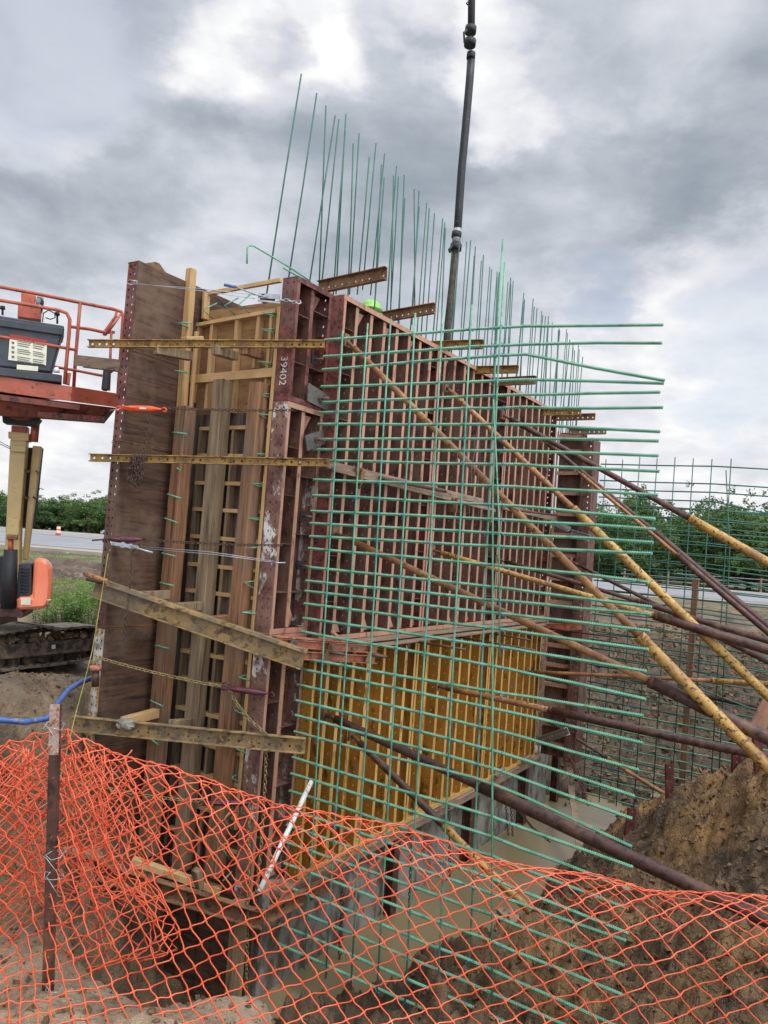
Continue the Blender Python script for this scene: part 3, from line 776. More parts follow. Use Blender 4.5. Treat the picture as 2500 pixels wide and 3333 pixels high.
ZT = 2.72
def jit(l): return [x + rnd.uniform(-.006, .006) for x in l]
long_ = [(.62, 2.84, [.90, 1.19, 1.47, 1.76, 2.05, 2.33, 2.6], 'first and tallest-looking maroon form panel behind the left end of the green mat'),
         (2.848, 5.16, [3.01, 3.31, 3.62, 3.9, 4.2, 4.47, 4.74], 'maroon form panel right of the first one, where the second pipe brace is bolted'),
         (5.168, 7.42, [5.4, 5.66, 5.95, 6.24, 6.54, 6.82, 7.1], 'farthest maroon form panel of the long face, beside the recessed end bay')]
for s0, s1, rb, lb in long_:
    form_panel(lb, s0, s1, -1.05, ZT, -.05, .15, jit(rb), mar, G_R)
yel = ('yellow_form', 'yellow_form', 'yellow_rib', 'yellow_form')
G_Y = 'yellow form panels below the maroon ones'
for s0, s1, rb, lb in ((.62, 2.84, [.89, 1.12, 1.38, 1.68, 2.05, 2.3, 2.58], 'yellow form panel at the near end of the lower row above the netting'),
                       (2.848, 5.16, [3.14, 3.5, 3.85, 4.15, 4.46, 4.8], 'middle yellow form panel of the lower row where a brown pipe brace meets it'),
                       (5.168, 7.42, [5.45, 5.72, 6.02, 6.34, 6.66, 6.95, 7.2], 'farthest yellow form panel of the lower row with dark bolt spots')):
    form_panel(lb, s0, s1, -3.54, -1.14, -.05, .12, jit(rb), yel, G_Y, nm='yellow_form_panel', shelves=False)

# stencilled number on the corner rail
def text_mesh(body, size, origin, xdir, ydir, m, parent, name='stencil_number'):
    cu = bpy.data.curves.new(name, 'FONT'); cu.body = body; cu.size = size; cu.extrude = .0008
    o = bpy.data.objects.new(name, cu); COL.objects.link(o)
    bpy.context.view_layer.update()
    me = bpy.data.meshes.new_from_object(o.evaluated_get(bpy.context.evaluated_depsgraph_get()))
    bpy.data.objects.remove(o)
    zdir = xdir.cross(ydir)
    mt = Matrix((xdir, ydir, zdir)).transposed().to_4x4()
    mt.translation = origin - world_loc(parent)
    me.transform(mt); me.materials.clear(); me.materials.append(M[m])
    ob = bpy.data.objects.new(name, me); COL.objects.link(ob); ob.parent = parent
    return ob
text_mesh('39402', .125, W(-.002, -.135, 1.90), -Z_, Q_, 'paint_white', pc1)

# left form: weathered inner face, ribs on its far side, end rail with holes
G_L = 'panels of the left form stacked on each other'
for (z0, z1, mt, lb) in ((.90, 2.80, 'maroon', 'top left form panel with maroon perforated end rail and brown plywood face'),
                         (-1.02, .894, 'maroon_dark', 'middle left form panel with dark perforated end rail and stained brown face'),
                         (-3.6, -1.026, 'worn_yellow', 'bottom left form panel with peeling yellow and white end rail')):
    s0 = -.82
    root = thing('left_form_panel', lb, 'form panel', W(1, -1.57, z0), G_L)
    nsh = 3 if z1 - z0 > 1.91 else 2
    for k in range(nsh):
        za, zb = z0 + .003 + (z1 - z0 - .006) * k / nsh, z0 + .003 + (z1 - z0 - .006) * (k + 1) / nsh
        b = MB(); b.box(s0, 3.2, -1.485, -1.472 + .004 * (k % 2), za, zb); b.build('face_sheet', 'ply', root)
    b = MB(); b.plate(W(s0 + .005, -1.63, z0 + .01), Z_, Q_, z1 - z0 - .02, .143, .01, [.04, .105], pitch=.082, hr=.0125, el=1.3); b.build('end_rail', mt, root)
    b = MB(); b.box(s0 + .012, s0 + .06, -1.635, -1.627, z0 + .01, z1 - .01); b.build('rail_flange', mt, root)
    for z_ in (z0, z1 - .009):
        b = MB(); b.box(s0 - .004, 3.2, -1.638, -1.469, z_, z_ + .009); b.build('edge_rail', 'rust', root)
    k = s0 + .35
    while k < 3.2:
        b = MB(); b.box(k, k + .008, -1.625, -1.49, z0 + .02, z1 - .02); b.box(k + .009, k + .05, -1.63, -1.623, z0 + .02, z1 - .02); b.build('rib', 'maroon_dark', root)
        k += .33
    if z1 > 2.7:
        b = MB()
        b.prism([PQ(u, v, -1.48) for u, v in ((455, 868), (480, 856), (505, 852), (520, 858), (535, 880), (560, 905), (500, 885))], Q_ * -.06)
        b.build('lifting_lug', 'rust', root)

# far recessed end bay: panels facing us with horizontal ribs
root = thing('end_bay_form_panel', 'tall rusty form bay with horizontal ribs closing the far end of the wall', 'form panel', W(7.5, .5, -3.5))
b = MB(); b.box(7.60, 7.612, .16, .66, -3.5, 2.36); b.build('face_sheet', 'maroon_dark', root)
for z_ in (2.30, 2.02, 1.62, 1.25, .87, .5, .12, -.3, -.72, -1.14, -1.5, -1.85, -2.2, -2.55, -2.9, -3.25):
    b = MB(); b.box(7.47, 7.6, .17, .66, z_, z_ + .008); b.box(7.462, 7.469, .17, .66, z_ - .055, z_ + .008)
    b.build('rib', 'maroon_pale', root)
for k in range(5):
    b = MB(); b.box(7.5, 7.595, .24 + k * .09, .246 + k * .09, .88, 1.24); b.build('stiffener', 'maroon', root)
for (t0, mt) in ((.16, 'maroon_pale'), (.635, 'rust')):
    b = MB(); b.box(7.435, 7.46, t0, t0 + .03, -3.5, 2.36); b.build('edge_rail', mt, root)
root = thing('end_column_form', 'perforated dark steel column form at the far end of the wall beside the far mat', 'form panel', W(7.5, .95, -3.5))
b = MB(); b.plate(W(7.36, .68, -3.5), Z_, Q_, 5.72, .19, .01, [.05, .14], pitch=.1, hr=.013, el=1.2); b.build('end_rail', 'maroon_dark', root)
b = MB(); b.box(7.37, 7.75, .86, .87, -3.5, 2.2); b.build('face_sheet', 'maroon_dark', root)
b = MB()
for z_ in (-3.2, -2.4, -1.6, -.8, 0, .8, 1.6): b.box(7.38, 7.75, .70, .855, z_, z_ + .01)
b.build('shelf', 'maroon_dark', root)
# horizontal timber and steel walers along the long face
def board(name, label, cat, p0, p1, w, h, m, up=Z_, group=None, bev=.004):
    b = MB(); b.bar(p0, p1, w, h, up)
    return tag(b.build(name, m, bev=bev), label, cat, group)
board('waler_board', 'upper weathered waler board running along the maroon ribs', 'board', PQ(1068, 1512, .2), PQ(1570, 1633, .2), .04, .085, 'board')
board('waler_board', 'lower, slightly tilted waler board just under the upper one on the maroon ribs', 'board', PQ(1085, 1527, .24), PQ(1610, 1662, .24), .04, .05, 'board')
board('waler_board', 'far waler board continuing on the maroon ribs near the end bay', 'board', PQ(1640, 1650, .21), PQ(1875, 1705, .21), .05, .09, 'board')
def loose_rod(label, p0, p1, r=.014, m='rust_dark', cat='steel rod', name='steel_rod', group=None):
    b = MB(); b.tube([p0, p1], r, 8); return tag(b.build(name, m), label, cat, group)
loose_rod('dark steel rod resting on the upper waler board near the middle of the maroon face', PQ(1235, 1555, .30), PQ(1450, 1600, .30), .022)
loose_rod('dark steel rod resting on the far waler board beside the end bay', PQ(1668, 1658, .34), PQ(1815, 1678, .5), .018)
for (u, v, lb) in ((1165, 1550, 'small steel bracket under the waler boards by the fourth maroon rib'), (1475, 1645, 'dark wedge bracket clamping the waler boards mid-way along the maroon face'), (1590, 1680, 'second dark wedge bracket clamping the waler boards farther right')):
    c = PQ(u, v, .26); b = MB()
    b.prism([c + Z_ * .09 - D_ * .07, c + Z_ * .06 + D_ * .1, c - Z_ * .14 + D_ * .02], Q_ * .03); b.obox(c, D_ * .02, Q_ * .06, Z_ * .09)
    tag(b.build('wedge_bracket', 'rust'), lb, 'bracket', 'brackets on the waler boards')
# ledge boards between maroon and yellow rows
board('ledge_board', 'long dusty ledge board between the maroon and yellow forms, the upper of two', 'board', W(.85, .17, -1.075), W(7.3, .16, -1.075), .2, .035, 'board')
board('ledge_board', 'long dusty ledge board resting under the other one, above the yellow forms', 'board', W(1.0, .24, -1.125), W(7.2, .24, -1.13), .22, .03, 'board')
board('lumber_offcut', 'short splintered offcut leaning on the ledge boards beside the corner column', 'lumber', PQ(1080, 2055, .3), PQ(1120, 2092, .3), .03, .03, 'pine')
# rods with plates over the yellow forms
for (u0, v0, u1, v1, lb) in ((1325, 2083, 1515, 2115, 'long form tie rod with a square plate over the left half of the yellow forms'),
                             (1475, 2070, 1742, 2117, 'longest form tie rod crossing the middle of the yellow forms'),
                             (1570, 2055, 1727, 2084, 'form tie rod with plate just under the ledge boards, farther right')):
    p0 = PQ(u0, v0, .16); s = L(p0)[0]; p1 = PD(u1, v1, s - .15)
    root = thing('tie_rod', lb, 'tie rod', p0, 'form tie rods over the yellow forms')
    b = MB(); b.tube([p0, p1], .014, 8); b.build('rod', 'rust_dark', root)
    b = MB(); b.obox(p0 + Q_ * .03, (D_ + Z_) * .05, (D_ - Z_) * .05, Q_ * .006); b.build('plate', 'grey_plate', root)
    b = MB(); b.tube([p0 + Q_ * .04, p0 + Q_ * .08], .028, 6, smooth=False); b.build('nut', 'bolt', root)

# footing, posts, top boards
b = MB(); b.box(.2, 8.4, -1.4, .02, -5.4, -3.56)
tag(b.build('concrete_footing', 'concrete'), 'grey cast concrete footing standing in muddy water below the yellow forms', 'footing')
board('sill_timber', 'weathered timber sill between the yellow forms and the concrete footing', 'timber', W(.3, .1, -3.6), W(7.6, .1, -3.6), .14, .1, 'board')
for (u, v, lb) in ((1280, 2760, 'dark steel soldier post against the footing, nearest to the netting'), (1530, 2600, 'dark steel soldier post against the footing, second from the netting'),
                   (1708, 2500, 'dark steel soldier post against the footing, third from the netting'), (1812, 2450, 'dark steel soldier post at the far end of the footing')):
    s, t, z = L(PQ(u, v, .1)); b = MB()
    b.box(s - .07, s + .07, .035, .047, -5.1, -3.66); b.box(s - .005, s + .005, .05, .15, -5.1, -3.66); b.box(s - .07, s + .07, .152, .164, -5.1, -3.66)
    tag(b.build('soldier_post', 'rust_dark'), lb, 'post', 'soldier posts along the footing')
for (u0, v0, u1, v1, t0, lb, m) in ((1725, 2460, 1700, 2478, .2, 'broken scrap of wood on the sill at the far end of the yellow forms', 'board'),
                                 (1640, 2500, 1612, 2528, .2, 'small scrap of wood on the sill below the yellow forms', 'board')):
    board('wood_scrap', lb, 'lumber', PQ(u0, v0, t0), PQ(u1, v1, t0), .05, .05, m)

# galvanised channels near the far bay
def channel(p0, p1, h, fl, m, toward, parent=None, name='wale', th=.008, holes=None, pitch=.09, hr=.012, label=None):
    """C channel from p0 to p1, web height h, flanges fl toward the vector"""
    a = (p1 - p0); l = a.length; a.normalize()
    n_ = (toward - a * toward.dot(a)).normalized()
    up = n_.cross(a).normalized()
    if up.z < 0: up = -up
    b = MB()
    if a.cross(up).dot(n_) < 0: pass
    b.plate(p0 - up * (h / 2), a, up, l, h, th, holes or [], pitch, hr)
    for sg in (1, -1):
        b.obox((p0 + p1) / 2 + up * sg * (h / 2 + .001) + n_ * (fl / 2 - th / 2), a * (l / 2 + .002), n_ * (fl / 2), up * (th / 2))
    return b
def wale_thing(label, p0, p1, h, fl, m, toward, holes=None, group=None, pitch=.09, hr=.012, name='steel_wale', cat='steel beam'):
    return tag(channel(p0, p1, h, fl, m, toward, holes=holes, pitch=pitch, hr=hr).build(name, m), label, cat, group)
wale_thing('shiny galvanised channel bolted to the far bay at eye height, the left one', PQ(1790, 1700, .3), PD(1852, 1728, 7.0), .1, .06, 'galv', Q_, [.05])
wale_thing('shiny galvanised channel bolted to the far bay at eye height, the right one', PD(1858, 1733, 7.0), PD(1920, 1752, 6.9), .1, .06, 'galv', -D_, [.05])
wale_thing('galvanised perforated channel lying on the far end of the footing beside the yellow forms', PQ(1752, 2412, .25), PQ(1850, 2378, .9), .12, .08, 'galv', -D_, [.06])
wale_thing('red-orange double waler channel low on the far bay, under the pipe braces', PD(1772, 2043, 7.0), PD(1892, 2036, 7.0), .12, .06, 'orange_frame', -D_)
loose_rod('dark tie rod sticking out level under the red-orange waler on the far bay', PD(1790, 2047, 6.9), PD(2010, 2075, 6.5), .014)

# orange double channel around the near corner with bolts and plates
root = thing('corner_waler', 'orange rusty double channel waler bolted around the near corner above the yellow forms', 'steel beam', W(.3, .2, -1.1))
cw0, cw1 = PF(868, 2087, .03), PQ(1222, 2112, .42)
dv = (cw1 - cw0).normalized()
for k, (z_, lbl) in enumerate(((.0, 'upper_channel'), (-.115, 'lower_channel'))):
    channel(cw0 + Z_ * z_, cw1 + Z_ * z_, .075, .06, 'orange_frame', FN + Q_).build(lbl, 'orange_frame', root)
b = MB(); b.bar(cw0 + Z_ * .05 + D_ * .07, cw1 + Z_ * .05 + D_ * .07 - dv * .3, .16, .012); b.build('top_plate', 'orange_frame', root)
for k, f_ in enumerate((.22, .56, .97)):
    c = cw0.lerp(cw1, f_) + Z_ * -.055 + FN * .08
    b = MB(); b.obox(c, (dv * .5 + Z_).normalized() * .1, (dv - Z_ * .5).normalized() * .045, FN * .006)
    p = b.build('clamp_plate', 'grey_plate' if k == 0 else 'rust', root)
    b = MB(); b.tube([c, c + (FN * .5 + dv).normalized() * .17], .018, 8); b.build('bolt', 'bolt', p)

# ------------------------------------------------------------------ bulkhead of the open end
bs = .14
root = thing('timber_bulkhead', 'stud and plywood bulkhead closing the near end between the two forms', 'bulkhead', W(bs, -.7, -3.6))
b = MB(); b.box(bs, bs + .018, -1.47, -.225, 1.35, 2.55); b.build('upper_plywood', 'ply_new', root)
b = MB(); b.box(bs, bs + .018, -1.47, -.225, -4.6, 1.348); b.build('lower_plywood', 'ply_dark', root)
# frame of the new timber
def fbar(nm, u0, v0, u1, v1, s, w, h, m='pine', up=Z_):
    b = MB(); b.bar(PD(u0, v0, s), PD(u1, v1, s), w, h, up); return b.build(nm, m, root, bev=.003)
fbar('top_plate', 645, 962, 915, 912, bs - .02, .04, .045)
fbar('header', 640, 1062, 903, 1014, bs - .06, .09, .04)
for (u0, v0, u1, v1) in ((652, 1062, 622, 1335), (698, 1050, 676, 1335), (778, 1040, 758, 1345), (850, 1030, 832, 1200), (892, 1020, 862, 1350), (672, 955, 668, 1040)):
    fbar('stud', u0, v0, u1, v1, bs - .045, .04, .085, 'pine_v', D_)
fbar('cross_brace', 573, 1240, 896, 1212, bs - .11, .04, .095)
for (u0, v0, u1, v1, th) in ((912, 1000, 770, 2700, .045), (897, 1010, 752, 2720, .03)):
    fbar('edge_stud', u0, v0, u1, v1, bs - (.12 if th > .04 else .04), .04, th, 'pine_v', D_)
zs = [1.18, .87, .57, .27, -.03, -.33, -.63, -.98, -1.28, -1.58, -1.90, -2.22, -2.55, -2.88, -3.2]
for i, z_ in enumerate(zs):
    b = MB(); b.bar(W(bs - .045, -1.3, z_ + rnd.uniform(-.01, .01)), W(bs - .045, -.24, z_ + rnd.uniform(-.01, .01)), .085, .042); b.build('rung', 'pine', root, bev=.003)
for k in range(2):
    b = MB(); t_ = (-1.30, -.8)[k]
    b.box(bs - .085, bs - .002, t_, t_ + .04, -3.4, 1.15); b.build('stud', 'timber2', root)

def post(label, u0, v0, u1, v1, w, m, s=-.03, ext=1.0, name='timber_post', group='upright timbers in front of the bulkhead'):
    p0, p1 = PD(u0, v0, s), PD(u1, v1, s)
    p1 = p1 + (p1 - p0).normalized() * ext
    b = MB(); b.bar(p0, p1, w, w, Q_)
    return tag(b.build(name, m, bev=.006), label, 'timber post', group)
post('left reddish square timber upright in front of the bulkhead', 607, 1325, 508, 2470, .16, 'timber', s=-.17)
post('middle grey square timber upright whose top ends below the pine cross brace', 727, 1238, 618, 2515, .155, 'timber2')
post('right brown square timber upright next to the pale edge studs', 846, 1248, 728, 2526, .155, 'timber')
post('pale pine post rising above the form top, standing over the left timber upright', 623, 876, 592, 1325, .09, 'pine_v', s=-.12, ext=0)
post('narrow pine stud between the pale post and the left timber upright', 640, 1080, 622, 1330, .04, 'pine_v', s=-.08, ext=0, name='pine_stud')
# ------------------------------------------------------------------ cross wales
G_W = 'steel wales across the open end'
wale_thing('uppermost yellow perforated angle wale across the open end', PF(290, 1120, .03), PF(1057, 1122, .03), .07, .05, 'wale_yellow', FN, [.035], G_W, pitch=.075, hr=.013)
wale_thing('second yellow perforated angle wale below the chain heap level', PF(294, 1490, .03), PF(1072, 1507, .03), .07, .05, 'wale_yellow', FN, [.035], G_W, pitch=.085, hr=.013)
wale_thing('slanting deep yellow channel beam sloping down to the right across the posts', PF(308, 1908, .1), PF(990, 2145, .1), .19, .08, 'wale_dull', FN, None, G_W)
b = MB(); b.bar(PF(303, 1885, .16), PF(1000, 2122, .16), .06, .03); tag(b.build('steel_angle', 'wale_dull'), 'rusty yellow angle lying on top of the slanting channel beam', 'steel beam', G_W)
wale_thing('level rusty channel beam with a concrete lump on it, below the slanting beam', PF(242, 2352, .1), PF(994, 2425, .1), .14, .07, 'wale_dull', FN, [.045], G_W, pitch=.1)
wale_thing('lowest brown channel beam behind the orange netting', PF(95, 2760, .12), PF(862, 2990, .12), .15, .08, 'rust', FN, None, G_W)
wale_thing('brown perforated bracket beam behind the netting running back from the lowest beam', PF(868, 2975, .1), PQ(1100, 2850, .3), .12, .07, 'rust', FN, [.06], None, pitch=.16, hr=.03, name='bracket_beam')
wale_thing('grey-brown channel sticking out left past the left form below the top wale', PY(262, 1160, 8.6), PF(408, 1176, -.1), .11, .12, 'board', -Z_, name='side_channel')
for (z0, u0, v0, u1, v1) in ((0, 130, 2700, 75, 3060), (0, 230, 2760, 222, 3080)):
    pass
wood_s = [(300, 2740, 60, 2700, 'flat pale board on the box posts behind the netting'), ]
b = MB(); b.bar(PF(60, 2720, .4), PF(330, 2790, .25), .12, .05); tag(b.build('plank', 'board', bev=.004), 'pale dusty plank laid across the two box posts behind the netting', 'plank')
for (u, v0, v1, lb) in ((100, 2770, 3060, 'left timber box post behind the netting'), (172, 2780, 3080, 'middle timber box post behind the netting'), (285, 2820, 3100, 'right timber box post behind the netting')):
    b = MB(); b.bar(PF(u, v0, .3), PF(u - 18, v1, .3), .09, .12, FN); tag(b.build('box_post', 'timber2', bev=.004), lb, 'timber post', 'box posts behind the netting')
# dark timber below the lowest beam
b = MB()
for k in range(6):
    t0 = -1.48 + k * .25
    b.box(.06 + .03 * (k % 2), .1 + .03 * (k % 2), t0, t0 + .24, -5.6, -3.0)
tag(b.build('sheeting', 'ply'), 'dark board sheeting under the open end, low behind the netting', 'sheeting')
b = MB(); b.box(-.08, .04, -.14, -.02, -5.0, -3.59); tag(b.build('timber_post', 'timber2'), 'lower timber post carrying the near corner column behind the netting', 'timber post')

# wedge blocks between wales and posts
G_B = 'wood blocks wedged behind the cross wales'
for (u0, v0, u1, v1, off0, off1, m, lb) in (
        (505, 1138, 620, 1160, .05, -.25, 'timber2', 'grey wood block under the top wale beside the left form'),
        (700, 1140, 765, 1160, .08, -.3, 'timber2', 'dark wood block under the top wale between the middle studs'),
        (790, 1138, 845, 1155, .05, -.3, 'timber', 'brown wood block under the top wale beside the right upright'),
        (600, 1108, 655, 1106, -.1, -.3, 'pine', 'small block lying on the top wale against the pale post'),
        (430, 1940, 550, 1935, .0, -.25, 'timber2', 'wood block on the slanting beam against the left upright'),
        (560, 1978, 650, 1972, .0, -.3, 'timber2', 'wood block on the slanting beam against the middle upright'),
        (700, 2020, 758, 2012, .0, -.3, 'timber', 'wood block on the slanting beam against the right upright'),
        (400, 2350, 510, 2320, .05, -.3, 'pine', 'pale wood block on the level beam against the left upright'),
        (560, 2358, 620, 2352, .05, -.3, 'timber2', 'grey wood block on the level beam against the middle upright'),
        (430, 2800, 720, 2900, -.1, -.2, 'pine', 'long pine offcut on the lowest beam behind the netting'),
        (640, 2830, 650, 2890, -.1, -.15, 'timber2', 'short upright block on the lowest beam behind the netting')):
    b = MB(); b.bar(PF(u0, v0, off0), PF(u1, v1, off1), .09, .07 if v0 < 1110 or v0 > 2700 else .09)
    tag(b.build('wood_block', m, bev=.004), lb, 'wood block', G_B)
# concrete lump
def lump(name, label, cat, c, r, m, seed=1, sc=(1, 1, 1)):
    b = MB(); rr = random.Random(seed); vs = []; fs = []
    nr, ns = 9, 14
    for i in range(nr + 1):
        th = math.pi * i / nr
        for k in range(ns):
            ph = 2 * math.pi * k / ns
            q = r * rr.uniform(.82, 1.12)
            vs.append(c + Vector((q * sc[0] * math.sin(th) * math.cos(ph), q * sc[1] * math.sin(th) * math.sin(ph), q * sc[2] * math.cos(th))))
    for i in range(nr):
        for k in range(ns):
            fs.append((i * ns + k, i * ns + (k + 1) % ns, (i + 1) * ns + (k + 1) % ns, (i + 1) * ns + k))
    b.add(vs, fs)
    return tag(b.build(name, m), label, cat)
lump('concrete_chunk', 'grey lump of set concrete sitting on the level channel beam', 'concrete chunk', PF(410, 2358, .14), .085, 'concrete', 3, (1.15, .8, .7))

# square plates and bolts on the corner column
for (poly, bu, bv, lb) in ((((1000, 1245), (1068, 1288), (1066, 1340), (998, 1305)), 1040, 1298, 'tilted grey anchor plate with bolt at the joint of the corner panels'),
                           (((990, 1418), (1048, 1400), (1055, 1445), (998, 1468)), 1028, 1432, 'grey anchor plate with hex bolt below the tilted one')):
    pts = [PQ(u, v, .03) for u, v in poly]
    root = thing('anchor_plate', lb, 'anchor plate', pts[0], 'anchor plates on the corner column')
    b = MB(); b.prism(pts, Q_ * .015); b.build('plate', 'grey_plate', root)
    c = PQ(bu, bv, .045)
    b = MB(); b.tube([c, c + Q_ * .03], .035, 6, smooth=False); b.build('nut', 'bolt', root)
    b = MB(); b.tube([c, c + Q_ * .13 - D_ * .01], .016, 8); b.build('bolt', 'bolt', root)
for (u, v, lb) in ((1022, 1170, 'short bolt sticking out of the upper corner panel'), (985, 1680, 'dark square washer with bolt on the corner column above the middle'), (975, 1840, 'dark square washer with bolt on the corner column at middle height'), (955, 2035, 'dark square washer with bolt just above the orange waler')):
    c = PQ(u, v, -.05); root = thing('form_bolt', lb, 'bolt', c, 'bolts on the corner column')
    b = MB(); b.obox(c, D_ * .04, Q_ * .006, Z_ * .05); b.build('washer', 'black', root)
    b = MB(); b.tube([c, c + Q_ * .12], .011, 8); b.build('shank', 'bolt', root)

# ------------------------------------------------------------------ channels on top of the long wall
G_T = 'steel channels laid across the wall top'
for (u0, v0, u1, v1, h, m, s, lb) in ((1040, 938, 1260, 892, .135, 'rust', .9, 'nearest and largest brown perforated channel across the wall top'),
                                      (1245, 1035, 1418, 1005, .12, 'rust', 2.05, 'dark perforated channel across the wall top, second from the near corner'),
                                      (1380, 1128, 1575, 1122, .11, 'wale_yellow', 3.0, 'yellow channel with a broken edge across the wall top, third from the corner'),
                                      (1540, 1206, 1688, 1203, .1, 'wale_yellow', 4.0, 'plain yellow channel across the wall top, fourth from the corner'),
                                      (1600, 1245, 1745, 1238, .11, 'rust', 4.4, 'brown perforated channel close behind the plain yellow one'),
                                      (1770, 1342, 1892, 1342, .1, 'wale_yellow', 6.2, 'rusty yellow channel in the far pair across the wall top'),
                                      (1810, 1360, 1938, 1357, .1, 'rust', 6.7, 'brown perforated channel right of the far pair across the wall top'),
                                      (1850, 1405, 1974, 1404, .1, 'board', 7.3, 'farthest grey channel across the wall top above the end bay')):
    wale_thing(lb, PD(u0, v0, s) , PD(u1, v1, s), h, .06, m, -D_, [h * .42] if 'plain' not in lb else None, G_T, pitch=.09, hr=.012, name='top_channel')

# ------------------------------------------------------------------ rebar
def ribbed(b, pts, r, n=7, pitch=.017, amp=.0022):
    P = [Vector(p) for p in pts]
    segs = [(P[i + 1] - P[i]).length for i in range(len(P) - 1)]
    tot = sum(segs); k = int(tot / (pitch / 3)); vs = []
    x = None
    for i in range(k + 1):
        dd = tot * i / k; j = 0; acc = 0
        while j < len(segs) - 1 and acc + segs[j] < dd: acc += segs[j]; j += 1
        t = (P[j + 1] - P[j]).normalized(); p = P[j] + t * (dd - acc)
        if x is None: x = t.cross(Z_ if abs(t.z) < .9 else Vector((1, 0, 0))).normalized()
        x = (x - t * x.dot(t)).normalized(); y = t.cross(x)
        for q in range(n):
            a = 2 * math.pi * q / n
            ph = (i / 3 + q / n) % 1
            rr = r + (amp if ph < .34 else -amp * .6)
            vs.append(p + (x * math.cos(a) + y * math.sin(a)) * rr)
    fs = [(i * n + q, i * n + (q + 1) % n, (i + 1) * n + (q + 1) % n, (i + 1) * n + q) for i in range(k) for q in range(n)]
    fs.append(tuple(range(n))[::-1]); fs.append(tuple(k * n + q for q in range(n)))
    b.add(vs, fs, False)

ZL = [2.19, 2.01, 1.87, 1.68, 1.51, 1.4, 1.27, 1.11, 1.0, .88, .67, .51, .34, .21, .07, -.06, -.26, -.41, -.52, -.65, -.8, -.95, -1.23, -1.34, -1.51, -1.67, -1.82, -2.0, -2.27, -2.43, -2.61, -2.8, -2.97, -3.14, -3.36, -3.58, -3.78, -3.98, -4.18]
ZR = [2.02, 1.87, 1.55, 1.53, 1.45, 1.32, 1.12, 1.05, .92, .79, .6, .4, .32, .21, .12, -.12, -.32, -.38, -.51, -.67, -.84, -1.07, -1.2, -1.42, -1.64, -1.86, -2.04, -2.26, -2.42, -2.6, -2.75, -2.94, -3.0, -3.2, -3.43, -3.69, -3.86, -4.05, -4.25]
SM = .5
mroot = thing('rebar_mat', 'large green epoxy-coated rebar mat standing out from the wall towards the camera', 'rebar mat', W(SM, 1.8, -4.3))
TMID = 2.3
def zbar(i, t):
    zl, zr = ZL[i], ZR[i]
    zm = zl + (zr - zl) * (.35 if abs(zr - zl) < .25 else .1)
    if i in (2,): zm = zl
    if t < TMID: return zl + (zm - zl) * (t / TMID)
    return zm + (zr - zm) * ((t - TMID) / (3.57 - TMID))
for i in range(len(ZL)):
    b = MB()
    pts = []
    te = 3.57 + rnd.uniform(-.02, .02) - (.03 if i > 24 else 0)
    for t in (0.02, .6, 1.2, 1.8, 2.1, 2.35, 2.6, 3.0, te):
        pts.append(W(SM + rnd.uniform(-.006, .006), t, zbar(i, t) + rnd.uniform(-.005, .005)))
    ribbed(b, pts, .0140, amp=.0036, pitch=.02)
    b.build('horizontal_bar', 'green' if i < 27 or i % 3 else 'green_mud', mroot)
vt = [(.28, 2.26), (.58, 2.31), (.86, 2.33), (1.16, 2.36), (1.47, 2.38), (1.77, 2.38), (2.03, 3.0), (2.09, 2.75)]
vb = [.36, .64, .94, 1.24, 1.55, 1.87, 2.17, 2.44]
for k, ((t, zt), tb) in enumerate(zip(vt, vb)):
    b = MB(); tb2 = t + (tb - t) * (zt + 4.3) / (zt + 2.2)
    so = .026 if k != 6 else -.024
    pts = [W(SM - so, t + (tb2 - t) * f_ + rnd.uniform(-.008, .008), zt + (-4.3 - zt) * f_) for f_ in (0, .2, .4, .6, .8, 1)]
    if k >= 6:
        pts = [W(SM - so, t + (0.03 * f_ if f_ < .3 else .03 + (tb2 - t) * (f_ - .3) * 1.0), zt + (-4.3 - zt) * f_) for f_ in (0, .15, .3, .5, .7, 1)]
    b.tube(pts, .009, 7); b.build('vertical_bar', 'green', mroot)
b = MB(); b.tube([W(SM - .03, 2.07, 1.45), W(SM - .035, 2.2, .4), W(SM - .03, 2.3, -.9)], .008, 7); b.build('vertical_bar', 'green', mroot, label='short leaning lap bar beside the last uprights')
b = MB()
for i in range(len(ZL)):
    for k, ((t, zt), tb) in enumerate(zip(vt, vb)):
        if rnd.random() < .25: continue
        tb2 = t + (tb - t) * (zt + 4.3) / (zt + 2.2); z_ = zbar(i, t); f_ = (zt - z_) / (zt + 4.3)
        tt = t + (tb2 - t) * f_ + (0 if k < 6 else -.02)
        c = W(SM - .013, tt, z_)
        if rnd.random() < .5: pts = [c + Q_ * -.02 + Z_ * .018 - D_ * .022, c - D_ * .028, c + Q_ * .02 - Z_ * .018 - D_ * .022, c + Q_ * .02 - Z_ * .02 + D_ * .02, c + D_ * .024, c - Q_ * .02 + Z_ * .018 + D_ * .01]
        else: pts = [c + Q_ * .02 + Z_ * .018 - D_ * .022, c - D_ * .028, c - Q_ * .02 - Z_ * .018 - D_ * .022, c - Q_ * .02 - Z_ * .02 + D_ * .02, c + D_ * .024]
        b.tube(pts, .0028, 4, smooth=False)
        if rnd.random() < .3: b.tube([c - D_ * .03, c - D_ * .05 + Q_ * rnd.uniform(-.03, .03) - Z_ * rnd.uniform(.02, .06)], .0015, 3, smooth=False)
o = b.build('tie_wire', 'tie', mroot); o['kind'] = 'stuff'
# loose tie wires hanging
b = MB()
for k in range(7):
    c = W(SM - .05, 1.85 + rnd.uniform(-.08, .12), 1.6 - rnd.uniform(0, .6)); pts = [c]
    for j in range(7): pts.append(pts[-1] + Q_ * rnd.uniform(-.02, .02) - Z_ * rnd.uniform(.06, .16) + D_ * rnd.uniform(-.01, .01))
    b.tube(pts, .0013, 3, smooth=False)
tag(b.build('loose_wire', 'cable'), 'thin loose tie wires hanging from the top bars of the near mat', 'wire')

